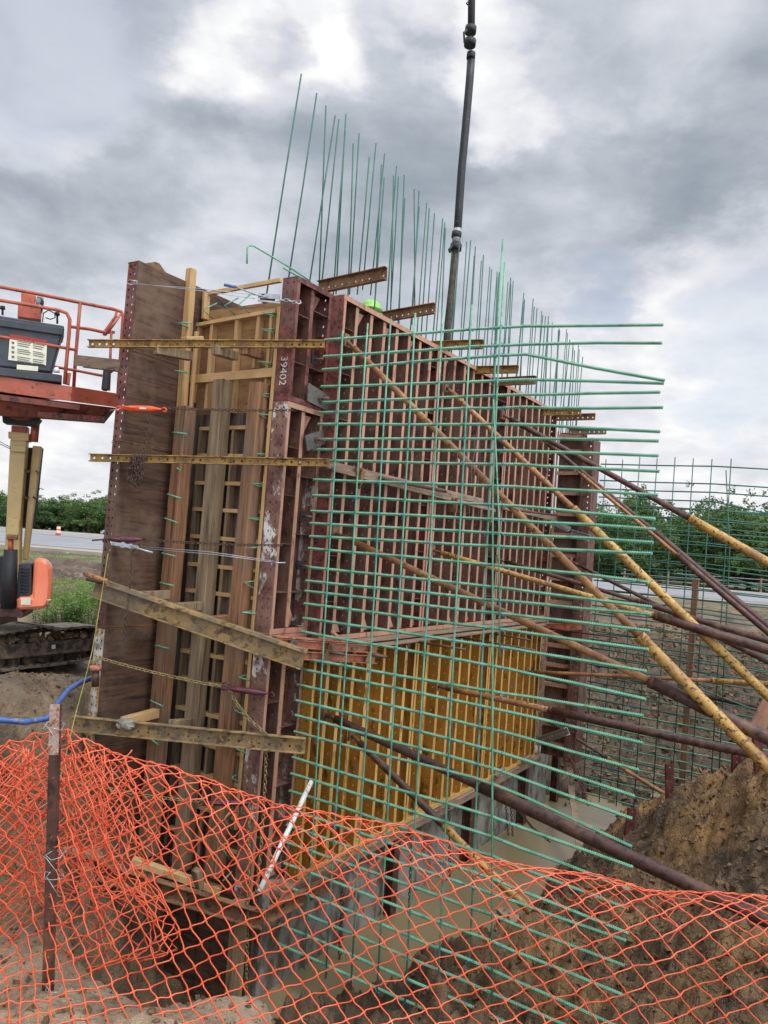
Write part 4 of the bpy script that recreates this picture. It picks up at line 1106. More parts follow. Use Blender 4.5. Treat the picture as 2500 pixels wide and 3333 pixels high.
# far mat
SF = 7.9
froot = thing('rebar_mat', 'far green rebar mat standing out from the far end of the wall before the trees', 'rebar mat', W(SF, 3, -4))
z_ = 1.80; i = 0
while z_ > -4.15:
    b = MB(); te = 4.85 if z_ > .2 else 4.75; droop = -.12 if z_ > .2 else rnd.uniform(-.16, .02)
    pts = [W(SF, .85, z_ + .02), W(SF, 1.8, z_ + .0), W(SF, 2.8, z_ + rnd.uniform(-.015, .015)), W(SF + .02, te, z_ + droop)]
    if rnd.random() < .12: pts[-1] = pts[-1] - Z_ * .3
    b.tube(pts, .0125, 6); b.build('horizontal_bar', 'green_shaded' if z_ > -2.6 else 'green_mud', froot)
    z_ -= .152 if z_ < 1.6 or i > 0 else .3; i += 1
z_ = 1.1
while z_ > -4.0:
    b = MB(); b.tube([W(SF + .45, .85, z_), W(SF + .45, 2.0, z_ + rnd.uniform(-.03, .03)), W(SF + .47, rnd.uniform(3.2, 4.6), z_ - rnd.uniform(.02, .14))], .0115, 6); b.build('horizontal_bar', 'green_shaded', froot); z_ -= .2
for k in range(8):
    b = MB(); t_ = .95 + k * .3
    b.tube([W(SF - .025, t_, 1.93 + rnd.uniform(-.03, .03)), W(SF - .025, t_ - .02, 0), W(SF - .025, t_ - .06, -4.2)],   .009, 6); b.build('vertical_bar', 'green_shaded', froot)
b = MB(); b.tube([W(SF - .04, 2.98, 1.72), W(SF - .04, 3.1, .4), W(SF - .04, 3.12, -3.9)],   .009, 6); b.build('vertical_bar', 'green_shaded', froot, label='leaning end bar of the far mat')
b = MB(); b.bar(PD(2266, 1885, 8.3), PD(2222, 2500, 8.3) - Z_ * .6, .1, .1, Q_); tag(b.build('timber_post', 'timber'), 'dark square timber post standing behind the far mat', 'timber post')

# wall cage: upright bars above the form and hairpins at the open end
croot = thing('rebar_cage', 'green rebar cage inside the wall forms with long bars rising against the sky', 'rebar cage', W(4, -.65, -3.4))
def cage(u0, v0, u1, v1, t):
    p0, p1 = PQ(u0, v0, t), PQ(u1, v1, t)
    b = MB(); b.tube([p0, p0.lerp(p1, .5) + D_ * rnd.uniform(-.01, .01), p1 + (p1 - p0) * .15], .0102, 6); b.build('vertical_bar', 'green_shaded', croot)
near_bars = [(981, 241, 868, 960), (1031, 304, 940, 900), (1061, 344, 1062, 600), (1091, 377, 1010, 905), (1103, 389, 1062, 700), (1126, 371, 1098, 880), (1124, 429, 1088, 920), (1150, 467, 1135, 900),
             (1169, 434, 1142, 890), (1202, 512, 1168, 900), (1224, 467, 1186, 880), (1252, 500, 1212, 900), (1242, 535, 1222, 960), (1291, 540, 1262, 960), (1281, 572, 1272, 990), (1297, 575, 1276, 930),
             (1316, 570, 1300, 1010), (1348, 615, 1350, 1000), (1364, 621, 1344, 1000)]
near_bars[2] = (1061, 344, 1040, 900); near_bars[4] = (1103, 389, 1052, 880)
for nb in near_bars: cage(*nb, -1.05)
s_ = 4.2
while s_ < 12.2:
    for t_, zt in ((-1.05, 5.62 - .03 * s_),):
        zt += rnd.uniform(-.14, .08); ln = rnd.gauss(0, .05)
        if rnd.random() < .12: ln = rnd.choice((-.3, .35))
        b = MB(); b.tube([W(s_ + ln, t_ + rnd.uniform(-.08, .08), zt), W(s_, t_, 2.2)], .0102, 6); b.build('vertical_bar', 'green_shaded', croot)
    s_ += .3
s_ = 1.8
while s_ < 9.8:
    zt = 4.86 - .035 * s_ + rnd.uniform(-.22, .06); ln = rnd.gauss(0, .05)
    if rnd.random() < .12: ln = rnd.choice((-.25, .3))
    b = MB(); b.tube([W(s_ + ln, -.25 + rnd.uniform(-.06, .06), zt), W(s_, -.25, 2.2)], .0102, 6); b.build('vertical_bar', 'green_shaded', croot)
    s_ += .3
b = MB(); b.tube([PQ(804, 858, -.55), PQ(805, 806, -.55), PQ(812, 799, -.55), PQ(825, 800, -.55), PQ(930, 862, -.5), PQ(1010, 915, -.45)], .0095, 7); b.build('hooked_bar', 'green', croot)
b = MB(); b.tube([PQ(922, 872, -.5), PQ(1025, 930, -.45)], .0095, 7); b.build('hooked_bar', 'green', croot)
def hair(pts):
    P3 = [PD(u, v, s) for u, v, s in pts]
    b = MB(); b.tube(P3, .0085, 7); b.build('hairpin', 'green', croot)
def z1(x, y): return 250 + x * .5425, 800 + y * .5425
def z2(x, y): return 250 + x * .5425, 1550 + y * .5425
for (a, c_, e_) in (((840, 345), (755, 385), (815, 435)), ((968, 313), (885, 358), (950, 415)), ((1043, 290), (970, 355), (1040, 405))):
    hair([(*z1(*a), .1), (*z1(*c_), -.12), (*z1(*e_), .12)])
for (f_, lst) in ((z1, [((690, 462), (610, 462), (668, 492)), ((670, 765), (588, 750), (660, 756)), ((660, 1128), (575, 1120), (660, 1118)), ((625, 1350), (600, 1335), (610, 1332))]),
                  (z2, [((625, 132), (545, 108), (560, 100)), ((608, 280), (527, 252), (540, 245)), ((592, 480), (512, 462), (525, 452)), ((578, 655), (497, 640), (560, 642)), ((552, 1032), (470, 1018), (545, 1015)), ((515, 1380), (442, 1345), (455, 1335)), ((490, 1610), (425, 1565), (430, 1560))])):
    for tri in lst:
        hair([(*f_(*tri[0]), -.27), (*f_(*tri[1]), -.30), (*f_(*tri[2]), -.16)])
for (f_, lst) in ((z1, [((1205, 428), (1117, 400), (1200, 405)), ((1192, 500), (1107, 500), (1195, 525)), ((1170, 720), (1088, 690), (1180, 705)), ((1170, 888), (1085, 892), (1170, 910)), ((1172, 1018), (1085, 1005), (1155, 1045)), ((1143, 1248), (1052, 1245), (1140, 1260)), ((1130, 1430), (1042, 1422), (1125, 1452))]),
                  (z2, [((1130, 48), (1043, 40), (1125, 72)), ((1112, 252), (1025, 252), (1115, 266)), ((1110, 425), (1022, 428), (1108, 432)), ((1085, 628), (1003, 635), (1083, 685)), ((1068, 805), (995, 818), (1095, 826)), ((1030, 1190), (968, 1205), (1060, 1230)), ((1010, 1395), (948, 1405), (1040, 1448)), ((960, 1625), (945, 1628), (1040, 1675)), ((975, 1778), (930, 1808), (990, 1845))])):
    for tri in lst:
        hair([(*f_(*tri[0]), .04), (*f_(*tri[1]), -.1), (*f_(*tri[2]), .04)])
def z7(x, y): return x / 1.508, 2200 + y / 1.508
for tri in (((1150, 640), (1100, 700), (1150, 770)), ((1130, 810), (1088, 840), (1135, 910)), ((740, 610), (705, 630), (750, 660)), ((1140, 960), (1095, 1005), (1110, 990))):
    hair([(*z7(*tri[0]), .04), (*z7(*tri[1]), -.1), (*z7(*tri[2]), .04)])

# ------------------------------------------------------------------ chains, binders, cables
def chain_mesh(b, pts, pitch=.034, wire=.0042):
    P = [Vector(p) for p in pts]
    segs = [(P[i + 1] - P[i]).length for i in range(len(P) - 1)]; tot = sum(segs); n = max(2, int(tot / pitch))
    def at(dd):
        j = 0; acc = 0
        while j < len(segs) - 1 and acc + segs[j] < dd: acc += segs[j]; j += 1
        return P[j] + (P[j + 1] - P[j]) * ((dd - acc) / max(segs[j], 1e-6))
    for i in range(n):
        a0, a1 = at(tot * i / n), at(tot * (i + 1) / n)
        t = (a1 - a0).normalized(); c = (a0 + a1) / 2
        x = t.cross(Vector((.3, .8, .5))).normalized(); y = t.cross(x)
        w = x if i % 2 else y
        hl, hw = pitch * .72, pitch * .38
        ring = [c + t * (hl * math.cos(q)) + w * (hw * math.sin(q)) for q in [2 * math.pi * k / 9 for k in range(9)]]
        ring.append(ring[0])
        b.tube(ring, wire, 4, cap=False)
    return b
def sag(p0, p1, d, n=12):
    return [p0.lerp(p1, k / n) - Z_ * (d * 4 * (k / n) * (1 - k / n)) for k in range(n + 1)]
def binder(root, p0, p1, m, stubs=True):
    a = (p1 - p0); l = a.length; a.normalize()
    b = MB()
    rs = [.008, .014, .02, .03, .032, .032, .026, .014, .008]; fr = [0, .05, .12, .2, .45, .7, .8, .93, 1]
    b.tube([p0 + a * l * f_ for f_ in fr], rs, 8); b.build('ratchet_body', m, root)
    b = MB(); up = Z_
    b.tube([p0 + a * l * .4 + FN * .03, p0 + a * l * .05 + FN * .05 + up * .01], .011, 6); b.build('handle', m, root)
    for (pp, sg) in ((p0, -1), (p1, 1)):
        b = MB(); b.tube([pp, pp + a * sg * .03 + up * .02, pp + a * sg * .055, pp + a * sg * .05 - up * .025, pp + a * sg * .02 - up * .02], .008, 6); b.build('hook', m, root)
# orange binder and its chain
root = thing('chain_binder', 'bright orange ratchet binder with brown chain pulled tight across the upper posts', 'chain binder', PF(465, 1328, .05))
binder(root, PF(395, 1328, .05), PF(525, 1332, .05), 'binder_orange')
b = MB(); chain_mesh(b, sag(PF(528, 1328, .04), PF(965, 1335, .04), .01)); b.build('chain', 'chain', root)
b = MB(); b.tube([PF(358, 1336, .05), PF(395, 1330, .05)], .004, 6); b.build('handle_rod', 'cable', root)
b = MB(); b.obox(PF(465, 1329, .088), FD * .035, FN * .001, Z_ * .008); b.build('sticker', 'label', root)
b = MB(); chain_mesh(b, [PF(490, 1342, .06), PF(480, 1400, .05), PF(468, 1470, .06)])
chain_mesh(b, [PF(468, 1470, .06), PF(450, 1530, .08)])
rr = random.Random(5)
for k in range(7):
    c = PF(432 + k * 6, 1478 + rr.uniform(-5, 5), .07 + .02 * (k % 3)); ln = rr.uniform(.18, .34)
    pts = [c + FD * .02 * math.cos(a) * (1 + .3 * rr.random()) * (1 - abs(f_ - .5)) + FD * (.05 * (f_ - .5)) - Z_ * ln * math.sin(math.pi * f_) + FN * .02 * math.sin(a * 2) for f_, a in [(j / 12, j) for j in range(13)]]
    chain_mesh(b, pts)
tag(b.build('chain_heap', 'chain'), 'tangled bunch of spare brown chain hanging over the second wale', 'chain')
# purple binder
root = thing('chain_binder', 'dark purple ratchet binder and brown chain across the posts at the height of the road', 'chain binder', PF(380, 1758, .05))
binder(root, PF(352, 1756, .05), PF(465, 1756, .05), 'binder_purple')
b = MB(); b.tube([PF(300, 1759, .06), PF(385, 1752, .06)], .009, 6); b.build('handle_rod', 'binder_purple', root)
b = MB(); chain_mesh(b, sag(PF(468, 1757, .04), PF(918, 1775, .04), .012)); b.build('chain', 'chain', root)
b = MB(); chain_mesh(b, [PF(455, 1768, .07), PF(430, 1800, .08), PF(425, 1900, .14), PF(412, 2000, .22), PF(404, 2092, .2)])
tag(b.build('hanging_chain', 'chain'), 'long brown chain hanging down from the purple binder past the slanting beam', 'chain', 'hanging chains')
# gold chain
root = thing('chain_binder', 'brass coloured chain with dark purple binder sagging across the lower posts', 'chain binder', PF(740, 2240, .05))
b = MB(); chain_mesh(b, sag(PF(312, 2138, .04), PF(738, 2238, .04), .02), .042, .0052); b.build('chain', 'chain_gold', root)
binder(root, PF(742, 2240, .05), PF(875, 2258, .05), 'binder_purple')
b = MB(); b.tube([PF(700, 2237, .06), PF(770, 2245, .06)], .009, 6); b.build('handle_rod', 'binder_purple', root)
b = MB(); b.tube([PF(735 + 12 * math.cos(a), 2232 + 12 * math.sin(a), .06) for a in [k * .7 for k in range(10)]], .009, 6); b.build('ring', 'binder_purple', root)
b = MB(); chain_mesh(b, [PF(745, 2240, .05), PF(770, 2290, .06), PF(815, 2345, .08), PF(868, 2390, .18)], .042, .0052)
tag(b.build('hanging_chain', 'chain_gold'), 'short brass chain end slanting down to the level channel beam', 'chain', 'hanging chains'); b = MB(); chain_mesh(b, [PF(866, 2440, .12), PF(864, 2520, .1), PF(858, 2640, .1), PF(850, 2760, .12), PF(835, 2900, .12)], .042, .0052)
tag(b.build('hanging_chain', 'chain_gold'), 'brass coloured chain hanging below the level channel beam into the netting', 'chain', 'hanging chains')
root = thing('chain_binder', 'lowest brass chain and purple binder, seen through the orange netting', 'chain binder', PF(700, 2610, .05))
b = MB(); chain_mesh(b, sag(PF(310, 2555, .04), PF(665, 2608, .04), .03), .042, .0052); b.build('chain', 'chain_gold', root)
binder(root, PF(668, 2612, .05), PF(830, 2615, .05), 'binder_purple')
for (u, v0, v1, lb) in ((812, 2620, 3300, 'thin pale chain hanging straight down behind the netting beside the corner post'),):
    b = MB(); chain_mesh(b, [PF(u, v0, .12), PF(u - 5, (v0 + v1) / 2, .14), PF(u - 12, v1, .12)], .042, .004); tag(b.build('hanging_chain', 'chain_gold'), lb, 'chain', 'hanging chains')
for (u, v0, u1, v1, lb) in ((1462, 2620, 1465, 2900, 'rusty chain hanging on the footing at the second soldier post'), (1660, 2570, 1672, 2765, 'rusty chain hanging into the water right of the third soldier post'), (1645, 2600, 1655, 2720, 'short rusty chain next to the longer one in front of the footing'),
                            (1338, 2750, 1330, 3060, 'rusty chain hanging beside the nearest soldier post'), (1115, 2890, 1100, 3250, 'dark chain hanging low behind the netting left of the nearest soldier post'), (1560, 2590, 1552, 2660, 'short chain hooked on the sill between the soldier posts')):
    b = MB(); chain_mesh(b, [PQ(u, v0, .22), PQ((u + u1) / 2, (v0 + v1) / 2, .24), PQ(u1, v1, .22)], .045, .006); tag(b.build('hanging_chain', 'chain'), lb, 'chain', 'hanging chains')
b = MB(); chain_mesh(b, [PQ(1690, 2640, .3), PD(1730, 2690, 5.0), PD(1790, 2740, 4.8)], .045, .006); tag(b.build('hanging_chain', 'chain'), 'rusty chain slanting down from the footing to the mud bank', 'chain', 'hanging chains')
b = MB(); chain_mesh(b, [PD(1850, 2460, 7.2), PD(1885, 2540, 7.0), PD(1915, 2620, 6.9)], .06, .009); chain_mesh(b, [PD(1856, 2470, 7.2), PD(1895, 2540, 7.1), PD(1902, 2610, 6.9)], .06, .009)
tag(b.build('hanging_chain', 'stake'), 'red-brown chains hanging from the far end of the footing over the mud', 'chain', 'hanging chains')
# cable pullers
root = thing('cable_puller', 'hand winch with blue lever handle and steel cable hung across the form tops', 'cable puller', PF(880, 970, .05))
b = MB(); b.tube([PF(422, 920, .05), PF(640, 945, .04), PF(830, 972, .05)], .0035, 6); b.tube([PF(422, 924, .05), PF(640, 938, .03), PF(850, 962, .05)], .0035, 6); b.build('cable', 'cable', root)
b = MB(); b.tube([PF(862, 972, .03), PF(862, 972, .09)], .05, 14); b.tube([PF(885, 974, .03), PF(885, 974, .085)], .035, 14); b.build('drum', 'black', root)
b = MB(); b.bar(PF(840, 962, .1), PF(912, 966, .1), .006, .05, FN.cross(FD)); b.bar(PF(840, 978, .1), PF(912, 985, .1), .006, .02); b.build('frame', 'galv', root)
b = MB(); b.tube([PF(870, 968, .1), PF(820, 955, .12), PF(768, 934, .12)], .008, 7); p = b.build('lever', 'galv', root)
b = MB(); b.tube([PF(768, 934, .12), PF(730, 927, .12)], .016, 8); b.build('grip', 'blue', p)
b = MB(); chain_mesh(b, [PF(912, 976, .06), PF(940, 978, .05), PF(966, 986, .03)], .04, .005); b.build('chain', 'galv', root)
b = MB(); b.tube([PF(960, 984, .04), PF(972, 990, .04), PF(980, 986, .02), PF(976, 978, .0)], .008, 6); b.build('hook', 'galv', root)
b = MB(); b.tube([PF(415, 915, .05), PF(424, 912, .06), PF(446, 915, .03), PF(446, 924, .03), PF(424, 927, .06), PF(414, 921, .05)], .006, 6); b.build('hook', 'galv', root)
root = thing('cable_puller', 'bright steel cable puller with lever just below the purple binder', 'cable puller', PF(430, 1780, .05))
b = MB(); b.tube([PF(452, 1778, .05), PF(680, 1796, .04), PF(890, 1826, .05)], .0035, 6); b.tube([PF(455, 1784, .05), PF(690, 1804, .04), PF(890, 1830, .05)], .0035, 6); b.build('cable', 'cable', root)
b = MB(); b.tube([PF(400, 1774, .02), PF(400, 1774, .09)], .03, 12); b.tube([PF(425, 1778, .02), PF(425, 1778, .09)], .026, 12); b.build('drum', 'galv', root)
b = MB(); b.bar(PF(362, 1768, .1), PF(450, 1782, .1), .006, .035); b.build('frame', 'galv', root)
b = MB(); b.tube([PF(425, 1776, .11), PF(465, 1790, .12), PF(498, 1799, .12)], [.007, .01, .012], 7); b.build('lever', 'galv', root)
b = MB(); b.tube([PF(888, 1828, .05), PF(905, 1832, .05), PF(930, 1831, .03)], .008, 6); b.build('hook', 'galv', root)

# ------------------------------------------------------------------ pipe braces
G_P = 'pipe braces propping the right face of the wall'
def brace(label, a, pts, t0, r0, r1, brk, m0, m1, ext=0.0, t_in=.12, ring=None):
    """a = upper end pixel at plane q=t0; pts = pixel at the lower end; the brace stands square to the wall"""
    p0 = PQ(a[0], a[1], t0); s = L(p0)[0]
    p1 = PD(pts[0], pts[1], s + (pts[2] if len(pts) > 2 else 0))
    dv_ = (p1 - p0).normalized(); p1 = p1 + dv_ * ext
    l = (p1 - p0).length
    root = thing('pipe_brace', label, 'pipe brace', p0, G_P)
    b = MB(); b.obox(p0 - dv_ * .02, D_ * .05, Z_ * .07, Q_ * .012); b.build('end_plate', 'rust', root)
    b = MB(); b.tube([p0, p0 + dv_ * (t_in + .06)], r0 * .55, 8); b.build('screw_end', 'rust', root)
    b = MB(); q0 = p0 + dv_ * t_in; q1 = p0 + dv_ * l * brk
    n = 6; b.tube([q0.lerp(q1, k / n) for k in range(n + 1)], r0, 12); b.build('inner_tube', m0, root)
    b = MB(); b.tube([q1, q1 + dv_ * .04, q1 + dv_ * .04], [r1 * 1.06, r1 * 1.06, r1 * 1.0], 12); b.build('collar', m1, root)
    b = MB(); b.tube([(q1 + dv_ * .04).lerp(p1, k / 8) - Z_ * .012 * math.sin(math.pi * k / 8) for k in range(9)], r1, 12); b.build('outer_tube', m1, root)
    if ring:
        c = p0 + dv_ * l * ring
        b = MB(); b.tube([c + Vector((.05 * math.cos(k), 0, .05 * math.sin(k))) - D_ * r1 for k in [j * .7 for j in range(10)]], .012, 6); b.build('ring', 'rust', root)
    return root
brace('longest brace, tan then yellow, falling from the maroon face top left to lower right', (1132, 1112), (2500, 2492), .2, .034, .05, .62, 'pipe_tan', 'pipe_yellow', 1.3)
brace('yellow pipe brace parallel to the longest one, starting higher behind the mat middle', (1455, 1262), (2500, 2262), .2, .036, .05, .35, 'pipe_tan', 'pipe_yellow', 1.6)
brace('highest brace, dark brown turning yellow toward the right edge of the picture', (1640, 1352), (2500, 1828), .2, .04, .06, .55, 'rust_dark', 'pipe_yellow', 1.5)
brace('dark brown brace just under the highest one', (1768, 1432), (2500, 2036), .2, .038, .052, .4, 'rust_dark', 'rust_dark', 1.5)
brace('rusty tan brace touching the underside of the dark brown brace', (1876, 1530), (2500, 2056), .9, .03, .045, .4, 'pipe_tan', 'rust_dark', 1.5)
brace('brace from the left of the mat, turning thick and brown at right', (1095, 1736), (2500, 2398), .2, .034, .055, .62, 'pipe_tan', 'rust_dark', 1.2)
brace('slim yellow brace running flat past the middle of the mat', (1412, 1792), (2500, 2112), .2, .032, .05, .55, 'pipe_yellow', 'rust_dark', 1.2)
brace('thin dark brace crossing just above the slim yellow one', (1622, 1820), (2420, 2060), .2, .03, .04, .5, 'rust_dark', 'rust_dark', .8)
brace('thin dark brace from the far bay dipping in front of the road', (1862, 1828), (2447, 2125), .8, .03, .045, .5, 'rust_dark', 'rust_dark', .6)
brace('nearly level yellow brown brace crossing the far mat', (1720, 2186), (2500, 2224), .2, .03, .042, .6, 'pipe_tan', 'pipe_yellow', 1.2)
brace('brown brace leaving the middle of the yellow forms almost level', (1428, 2234), (2500, 2462), .2, .04, .05, .3, 'pipe_tan', 'rust_dark', 1.2)
brace('thick dark brown brace low down, just above the netting at the right edge', (1063, 2327), (2500, 2992), .16, .044, .06, .35, 'rust_dark', 'rust_dark', .9)
brace('shorter brown and yellow brace slanting down steeply under the thick dark one', (1147, 2393), (1650, 2890), .2, .04, .042, .55, 'rust_dark', 'pipe_yellow', .3)
brace('slender brown brace from the end of the yellow forms down to the dirt mound', (1762, 2333), (2150, 2575), .2, .026, .034, .55, 'rust_dark', 'pipe_tan', .1)
brace('thin dark brace with a welded ring emerging right of the crossing yellow pipes', (1985, 2196, ), (2500, 2308), 1.2, .03, .042, .3, 'rust_dark', 'rust_dark', 1.0, ring=.35)

# stakes and planks in the mound
G_S = 'perforated steel stakes driven into the mud'
for (u0, v0, u1, v1, Y, lb) in ((2060, 2632, 2040, 2760, 10.3, 'leaning maroon perforated stake at the left foot of the dirt mound'),
                                (2180, 2488, 2182, 2600, 10.4, 'short maroon perforated stake on the crest of the mound by the far mat'),
                                (2400, 2448, 2396, 2560, 9.9, 'maroon stake between the crossing braces on the mound crest'),
                                (2467, 2392, 2476, 2560, 9.2, 'tall maroon stake at the right edge of the mound crest'),
                                (1730, 2946, 1732, 3160, 8.4, 'maroon stake in the mud seen through the netting')):
    p0, p1 = PY(u0, v0, Y), PY(u1, v1, Y); a = (p1 - p0).normalized(); x = Vector((1, 0, 0))
    x = (x - a * x.dot(a)).normalized(); l = (p1 - p0).length + .25; b = MB()
    b.plate(p0 - x * .045, a, x, l, .09, .007, [.045], .09, .014)
    y = a.cross(x); y = y if y.y > 0 else -y
    for sg in (-1, 1): b.obox(p0 + a * l / 2 + x * sg * .047 + y * .025, a * l / 2, x * .0035, y * .028)
    tag(b.build('steel_stake', 'stake'), lb, 'stake', G_S)
board('plank', 'reddish plank propped on the mound crest between the two right stakes', 'plank', PY(2372, 2560, 10.1), PY(2512, 2270, 10.0), .04, .2, 'maroon_pale', up=Vector((1, 0, .3)))
board('plank', 'muddy plank leaning in the water at the far end of the footing', 'plank', PQ(1858, 2560, .9), PD(1886, 2760, 5.6), .03, .1, 'board', up=Q_)
board('plank', 'wet plank lying in the pit mud under the netting', 'plank', PY(1640, 2960, 8.9), PY(1870, 3210, 7.7), .2, .05, 'board')
board('lumber_offcut', 'pale plank lying flat in the mud behind the far mat', 'lumber', PY(2120, 2590, 14.3), PY(2240, 2608, 14.0), .3, .05, 'board')

# ------------------------------------------------------------------ pump hose
root = thing('pump_hose', 'black concrete pump hose hanging from the sky down into the wall', 'hose', PQ(1450, 1100, -.6))
def ph(u, v): return PQ(u, v, -.6)
b = MB(); b.tube([ph(1534, 185), ph(1529, 260), ph(1515, 420), ph(1502, 560), ph(1494, 680), ph(1488, 770)], .064, 14); b.build('hose', 'hose_black', root)
b = MB(); b.tube([ph(1538, -260), ph(1536, -80), ph(1534, 90)], .058, 14); b.build('upper_pipe', 'hose_black', root)
b = MB(); b.tube([ph(1484, 800), ph(1474, 900), ph(1458, 1060), ph(1450, 1200)], [.052, .052, .06, .06], 14); b.build('lower_pipe', 'hose_worn', root)
for (u, v, r_) in ((1532, 98, .092), (1530, 140, .095), (1533, 182, .07), (1486, 765, .078), (1484, 805, .092)):
    b = MB(); b.tube([ph(u + 1, v - 9), ph(u - 1, v + 9)], r_, 14); b.build('coupling', 'black', root)
b = MB(); b.tube([ph(1520, 98), ph(1510, 106), ph(1512, 140)], .018, 6); b.tube([ph(1472, 800), ph(1462, 812), ph(1465, 822)], .02, 6); b.build('clamp_lever', 'black', root)
b = MB(); b.tube([ph(1489, 745), ph(1486, 790)], .068, 14); b.build('label_band', 'galv', root)
b = MB(); b.tube([ph(1526, 5), ph(1518, 10), ph(1522, 16)], .012, 6); b.build('hook', 'black', root)

# worker: only the hard hat shows above the form
def worker():
    c = PQ(1207, 1012, -.6); top = c.z + .12; x, y = c.x, c.y; ft = top - 1.82
    root = thing('person', 'worker in a lime green hard hat standing inside the forms, only the hat showing', 'person', Vector((x, y, ft)))
    me = bpy.data.meshes.new('body'); h = 1.0
    V = [(0, 0, .98), (0, 0, 1.2), (0, 0, 1.42), (0, 0, 1.53), (0, -.01, 1.62), (0, -.02, 1.74), (.1, 0, .93), (.11, -.03, .5), (.11, 0, .08), (.11, -.14, .03), (-.1, 0, .93), (-.11, -.03, .5), (-.11, 0, .08), (-.11, -.14, .03),
         (.19, 0, 1.42), (.26, 0, 1.14), (.24, -.16, .95), (.23, -.24, .9), (-.19, 0, 1.42), (-.26, 0, 1.14), (-.24, -.16, .95), (-.23, -.24, .9)]
    E_ = [(0, 1), (1, 2), (2, 3), (3, 4), (4, 5), (0, 6), (6, 7), (7, 8), (8, 9), (0, 10), (10, 11), (11, 12), (12, 13), (2, 14), (14, 15), (15, 16), (16, 17), (2, 18), (18, 19), (19, 20), (20, 21)]
    rad = [.14, .14, .15, .06, .085, .09, .09, .065, .045, .04, .09, .065, .045, .04, .07, .045, .035, .035, .07, .045, .035, .035]
    me.from_pydata([Vector(v) for v in V], E_, [])
    o = bpy.data.objects.new('body', me); COL.objects.link(o); o.parent = root
    me.materials.append(M['cloth'])
    sk = o.modifiers.new('skin', 'SKIN')
    for i, r_ in enumerate(rad): me.skin_vertices[0].data[i].radius = (r_, r_ * .8)
    me.skin_vertices[0].data[0].use_root = True
    o.modifiers.new('sub', 'SUBSURF').levels = 2; o.modifiers['sub'].render_levels = 2
    b = MB(); rings = []
    for (zz, rr_) in ((1.70, .165), (1.705, .135), (1.76, .13), (1.80, .11), (1.83, .07), (1.845, .01)):
        rings.append([Vector((x + rr_ * math.cos(a), y + rr_ * 1.1 * math.sin(a) - (.02 if zz < 1.703 else 0), ft + zz)) for a in [2 * math.pi * k / 20 for k in range(20)]])
    b.loft(rings); b.build('hard_hat', 'hivis', root)
    b = MB(); b.box(L(c)[0] - .6, L(c)[0] + .7, -1.15, -.3, ft - .045, ft - .002)
    tag(b.build('work_platform', 'board'), 'plank platform inside the forms under the worker', 'platform')
worker()

# ------------------------------------------------------------------ boom lift
def z3(x, y): return x / 1.769, 850 + y / 1.769
LB = PY(0, 1250, 8.3); LDIR = Vector((.92, .39, 0)).normalized(); LN = Vector((LDIR.y, -LDIR.x, 0))
def PL(x, y, back=0.0):
    """zoomed pixel on the basket's near side plane, set back by some metres"""
    u, v = z3(x, y); return hit(u, v, LB - LN * back, LN)
lift = thing('boom_lift', 'orange and cream crawler boom lift with a railed basket, left of the forms', 'boom lift', Vector((-3.7, 9.3, -1.65)))
def rail(pts, r=.02, m='lift_orange', name='rail'):
    b = MB(); b.tube(pts, r, 8); b.build(name, m, lift)
def bk(p, dd): return p - LN * dd
rail([PL(-120, 205), PL(0, 225), PL(150, 250), PL(340, 282), PL(385, 300), PL(402, 335), PL(398, 420), PL(385, 560), PL(372, 705)])
rail([PL(-150, 120, .75), PL(0, 148, .75), PL(200, 185, .75), PL(460, 238, .75), PL(660, 278, .75), PL(700, 292, .75), PL(710, 320, .75), PL(700, 470, .75), PL(680, 760, .75)], .022)
rail([PL(462, 240, .75), PL(450, 380, .75), PL(435, 560, .75), PL(425, 722, .75)], .022, name='post')
rail([PL(410, 378, .75), PL(520, 392, .75), PL(600, 410, .75), PL(655, 410, .6)])
rail([PL(-60, 425), PL(0, 435), PL(200, 468), PL(440, 512)], .017)
rail([PL(300, 606, .6), PL(450, 632, .75), PL(590, 660, .75)], .017)
rail([PL(600, 428, .75), PL(600, 410, .75), PL(665, 320, .75), PL(672, 290, .75)], .017)
rail([PL(605, 425, .6), PL(650, 370, .5), PL(692, 308, .6)], .017)
rail([PL(642, 400, .6), PL(635, 560, .6), PL(627, 745, .6)], .017, name='post')
rail([PL(640, 640, .6), PL(668, 600, .7)], .015)
# basket floor
b = MB()
f0, f1, f2, f3 = PL(-160, 640), PL(415, 722), PL(675, 762, .45), PL(675, 762, .75)
g0, g1, g2 = PL(-160, 735), PL(415, 808), PL(678, 838, .45)
back0 = bk(f0, .8)
top = [f0, f1, f2, f3, PL(425, 722, .9), back0]
b.add(top + [p - Z_ * (f1 - g1).length * 1.0 for p in top], [(0, 1, 2, 3, 4, 5), (11, 10, 9, 8, 7, 6)] + [(i, (i + 1) % 6, 6 + (i + 1) % 6, 6 + i) for i in range(6)])
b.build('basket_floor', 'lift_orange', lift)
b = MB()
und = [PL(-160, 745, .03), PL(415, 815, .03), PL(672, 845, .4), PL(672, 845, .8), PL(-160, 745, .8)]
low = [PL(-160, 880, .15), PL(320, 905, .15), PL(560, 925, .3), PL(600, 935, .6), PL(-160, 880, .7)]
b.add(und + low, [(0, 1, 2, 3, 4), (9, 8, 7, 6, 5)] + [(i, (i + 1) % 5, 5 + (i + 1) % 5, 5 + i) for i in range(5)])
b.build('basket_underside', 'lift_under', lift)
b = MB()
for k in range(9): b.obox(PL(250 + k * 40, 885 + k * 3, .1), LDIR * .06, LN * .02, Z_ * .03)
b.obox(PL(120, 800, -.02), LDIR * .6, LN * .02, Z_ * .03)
b.build('underside_ribs', 'lift_under', lift)
